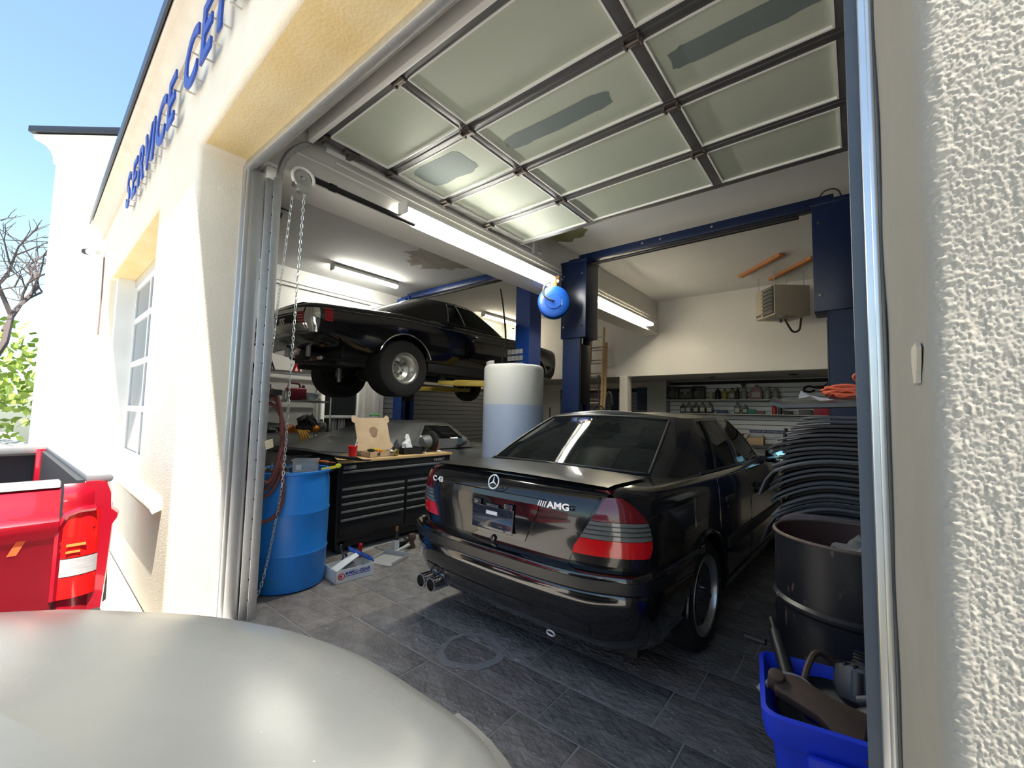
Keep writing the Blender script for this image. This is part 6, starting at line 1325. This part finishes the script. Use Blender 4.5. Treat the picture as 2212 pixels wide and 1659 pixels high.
# long dark trim panel, white clip sheet and orange cord on top of the mats
sheet('trim_panel', [[(lerp(-.37,.30,i/12), lerp(-.14,.12,j/4), .03*math.sin(j*.8)-.02*(1-i/12)+(.02 if i == 0 else 0)) for i in range(13)] for j in range(5)], M('trim_grey', (.05,.05,.055), .35, col2=(.16,.16,.165), nscale=2), 'long dark plastic trim panel lying on top of the mat pile', 'trim panel', .02, (-.03,3.08,1.445))
T0('torn_label', MB().add([(0,0,0),(.05,-.01,.01),(.1,0,-.015),(.16,.0,-.01),(.155,.05,-.005),(.05,.05,.02),(.01,.05,.045)], [(0,1,5,6),(1,2,3,4,5)]), MATS['white_paper'], 'torn white paper label on the trim panel edge', 'label', (-.26,2.93,1.482), smooth=0)
oc = []; random.seed(4)
for k in range(70):
    a = k*.62; rx = .13+.035*math.sin(k*.9); oc.append((.0+rx*math.cos(a)+random.uniform(-.012,.012), 3.08+.11*math.sin(a), 1.50+.0007*k+.012*math.sin(k*1.7)))
oc += [(.02,3.02,1.56),(-.01,2.98,1.60),(.02,2.98,1.62),(.06,3.0,1.58),(.1,3.02,1.53)]
T0('extension_cord', MB().tube(cr(oc,4), .0065, 6), M('cord_orange', (.72,.13,.06), .45), 'orange extension cord coiled on top of the mat pile', 'cord')
# ================================================================ outside: sign letters, wing, camera, tree, second bay
lb = M('letter_blue', (.015,.05,.30), .4); lside = M('letter_return', (.10,.075,.06), .6); pin = M('standoff_pin', (.55,.50,.45), .5, .6)
fa = math.atan2((fac(1,0,0)-fac(0,0,0)).y, (fac(1,0,0)-fac(0,0,0)).x)
letters = [('S',-2.62),('E',-2.28),('R',-1.95),('V',-1.62),('I',-1.30),('C',-1.12),('E',-.72),('C',-.22),('E',.18),('N',.52)]
ordn = {0:'S at the far end',1:'E second from the far end',2:'R third from the far end',3:'V fourth from the far end',4:'I fifth from the far end',5:'C sixth from the far end',6:'E just before the gap',7:'C just after the gap',8:'E after the gap',9:'N nearest the camera'}
for i, (ch_, a) in enumerate(letters):
    p = fac(a, .055, 3.335)
    t = thing('sign_letter', 'blue sign letter %s on pins above the bays' % ordn[i], 'sign letter', p, fa, 'blue wall sign letters')
    g_ = text('face', ch_, .50, .012, lb, t, (0,0,0), (PI/2,0,0), bold=.008)
    for (x, z) in ((.05,.04),(.05,.31),(.22,.04),(.22,.31)) if ch_ != 'I' else ((.06,.04),(.06,.31)):
        build('pin', MB().cyl((x,0,z),(x,.058,z),.006,8), pin, t)
FWD = Vector((-math.sin(YAW),math.cos(YAW),0)); RGT = Vector((math.cos(YAW),math.sin(YAW),0))
def wg(lat, fw, z): p = RGT*lat+FWD*fw; return Vector((p.x,p.y,z))
def wbox(mb, l0, l1, f0, f1, z0, z1):
    vs = [wg(l,f,z) for z in (z0,z1) for l,f in ((l0,f0),(l1,f0),(l1,f1),(l0,f1))]
    return mb.add(vs, [(3,2,1,0),(4,5,6,7),(0,1,5,4),(1,2,6,5),(2,3,7,6),(3,0,4,7)])
struct('wall_wing', wbox(MB(), -7.05, -5.2, 6.3, 9.0, 0, 5.05), M('white_stucco', (.80,.78,.74), .9, bump=.1, bscale=60))
pr2 = [(0,5.0),(-.02,5.0)]+[(-.02-.15*(1-math.cos(t_)), 5.02+.27*math.sin(t_)) for t_ in [k*PI/10 for k in range(1,6)]]+[(-.18,5.36),(0,5.4)]
rows = []
for (l, f_, sl_, sf_) in ((-5.2,6.3,0,1),(-7.05,6.3,1,1),(-7.05,9.0,1,0)):
    rows.append([wg(l+(d_ if sl_ else 0), f_+(d_ if sf_ else 0), z) for d_, z in pr2])
struct('trim_10', MB().grid(rows), M('stucco_wing_cornice', (.62,.57,.51), .9), smooth=35)
m = wbox(MB(), -7.27, -5.2, 6.08, 9.0, 5.38, 5.47); wbox(m, -7.0, -5.2, 6.5, 9.0, 5.47, 5.72); struct('trim_11', m, MATS['black_flashing'], bevel=.006)
# second bay: closed glazed door
def fq(a, z, d): p = fac(a,0,z); p.y += d; return p
def fbox(mb, a0, a1, d0, d1, z0, z1):
    vs = [fq(a,z,d) for z in (z0,z1) for a,d in ((a0,d0),(a1,d0),(a1,d1),(a0,d1))]
    return mb.add(vs, [(3,2,1,0),(4,5,6,7),(0,1,5,4),(1,2,6,5),(2,3,7,6),(3,0,4,7)])
m = MB(); 
for q in ((-4.35,-4.27,.74,2.98),(-1.23,-1.15,.74,2.98)): fbox(m, q[0], q[1], .25, .33, q[2], q[3])
fbox(m, -4.35, -1.15, .25, .33, 2.9, 2.98)
d2 = struct('door_2', m, alu, bevel=.004)
m = MB()
for z in (.74,1.28,1.84,2.40,2.84): build('rail', fbox(MB(), -4.27, -1.23, .27, .31, z, z+.07), M('door_white', (.6,.61,.62), .45), d2)
for a in (-4.27,-3.27,-2.27,-1.30): build('stile', fbox(MB(), a, a+.07, .272, .308, .81, 2.84), MATS['door_white'], d2)
for i_ in range(3):
    for z0_, z1_ in ((.81,1.28),(1.35,1.84),(1.91,2.40),(2.47,2.84)): build('pane', fbox(MB(), -4.20+i_*1.0, -3.27+i_*1.0, .285, .295, z0_, z1_), M('bay_glass', (.10,.13,.16), .08), d2)
# security camera
p = fac(-5.05,0,3.42); cmr = thing('security_camera', 'small white bullet security camera on the far wall corner', 'camera', p, fa)
build('mount', MB().cyl((0,0,0),(0,-.08,.02),.025,12).cyl((0,0,0),(0,-.01,0),.05,16), white_enamel, cmr); build('barrel', MB().cyl((.03,-.07,.03),(-.14,-.16,.06),.035,16), white_enamel, cmr); build('lens_hood', MB().cyl((-.14,-.16,.06),(-.2,-.19,.07),.042,16), black_plastic, cmr)
T0('cable_run', MB().tube([fac(-5.0,.01,3.40),fac(-4.9,.01,2.9),fac(-4.92,.01,2.3)], .008, 6), M('cable_brown', (.2,.13,.1), .7), 'thin cable running down the wall from the security camera', 'cable')
# bare tree, hedge and overhead wires far left
def tree(base, label, seed, h):
    random.seed(seed); tw_ = M('bare_bark', (.09,.07,.065), .9); t = thing('bare_tree', label, 'tree', base)
    tr1 = MB(); br = MB()
    def grow(p, d, ln, r, lvl, mb):
        q = p+d*ln; mid = p.lerp(q,.5)+Vector((random.uniform(-1,1),random.uniform(-1,1),0))*ln*.06
        mb.tube([p,mid,q], [r,r*.85,r*.7], 5)
        if lvl == 0: return
        for k in range(random.choice((2,3,3))):
            nd = (d+Vector((random.uniform(-.9,.9),random.uniform(-.9,.9),random.uniform(-.25,.5)))).normalized()
            grow(q if k else p.lerp(q,.7), nd, ln*random.uniform(.6,.82), r*.62, lvl-1, br)
    for k in range(1): grow(Vector((0,0,0)), Vector((.05,0,1)), h*.32, .16, 6, tr1)
    build('trunk', tr1, tw_, t); build('branches', br, tw_, t)
tree(wg(-14.2,11.5,0), 'bare leafless tree rising behind the white wing', 6, 7.0)
m = MB(); random.seed(2)
for k in range(900):
    c = wg(-17.5+random.gauss(0,1.3), 14+random.gauss(0,.6), max(.2,random.gauss(2.0,.9))); a = Vector((random.uniform(-1,1),random.uniform(-1,1),random.uniform(-1,1))).normalized()*.16; b = a.orthogonal().normalized()*.1
    m.add([c-a, c+b, c+a, c-b], [(0,1,2,3)])
hd_ = thing('shrub', 'yellow green leafy shrub at the far left edge behind the wing', 'shrub', wg(-17.5,14,0))
inv = Matrix.Translation(-wg(-17.5,14,0)); o = build('foliage', m.xform(inv), M('leaf_lime', (.20,.30,.05), .7, col2=(.3,.4,.08), nscale=3), hd_, smooth=0, weld=False); o['kind'] = 'stuff'
build('stem', MB().cyl((0,0,0),(.1,0,1.5),.08,8).cyl((0,0,.3),(-.5,.1,1.6),.05,8), MATS['bare_bark'], hd_)
for i, (z0_, z1_) in enumerate(((6.3,6.1),(5.6,5.35))):
    T0('overhead_wire', MB().tube([wg(-22,14,z0_+.6),wg(-12,13,z0_),wg(-4,14,z1_)], .018, 5), M('wire_black', (.05,.05,.06), .6), ('upper overhead wire crossing the sky at the far left','lower overhead wire crossing the sky at the far left')[i], 'wire', group='overhead wires')
# buildings across the lot, seen only as reflections in the paintwork
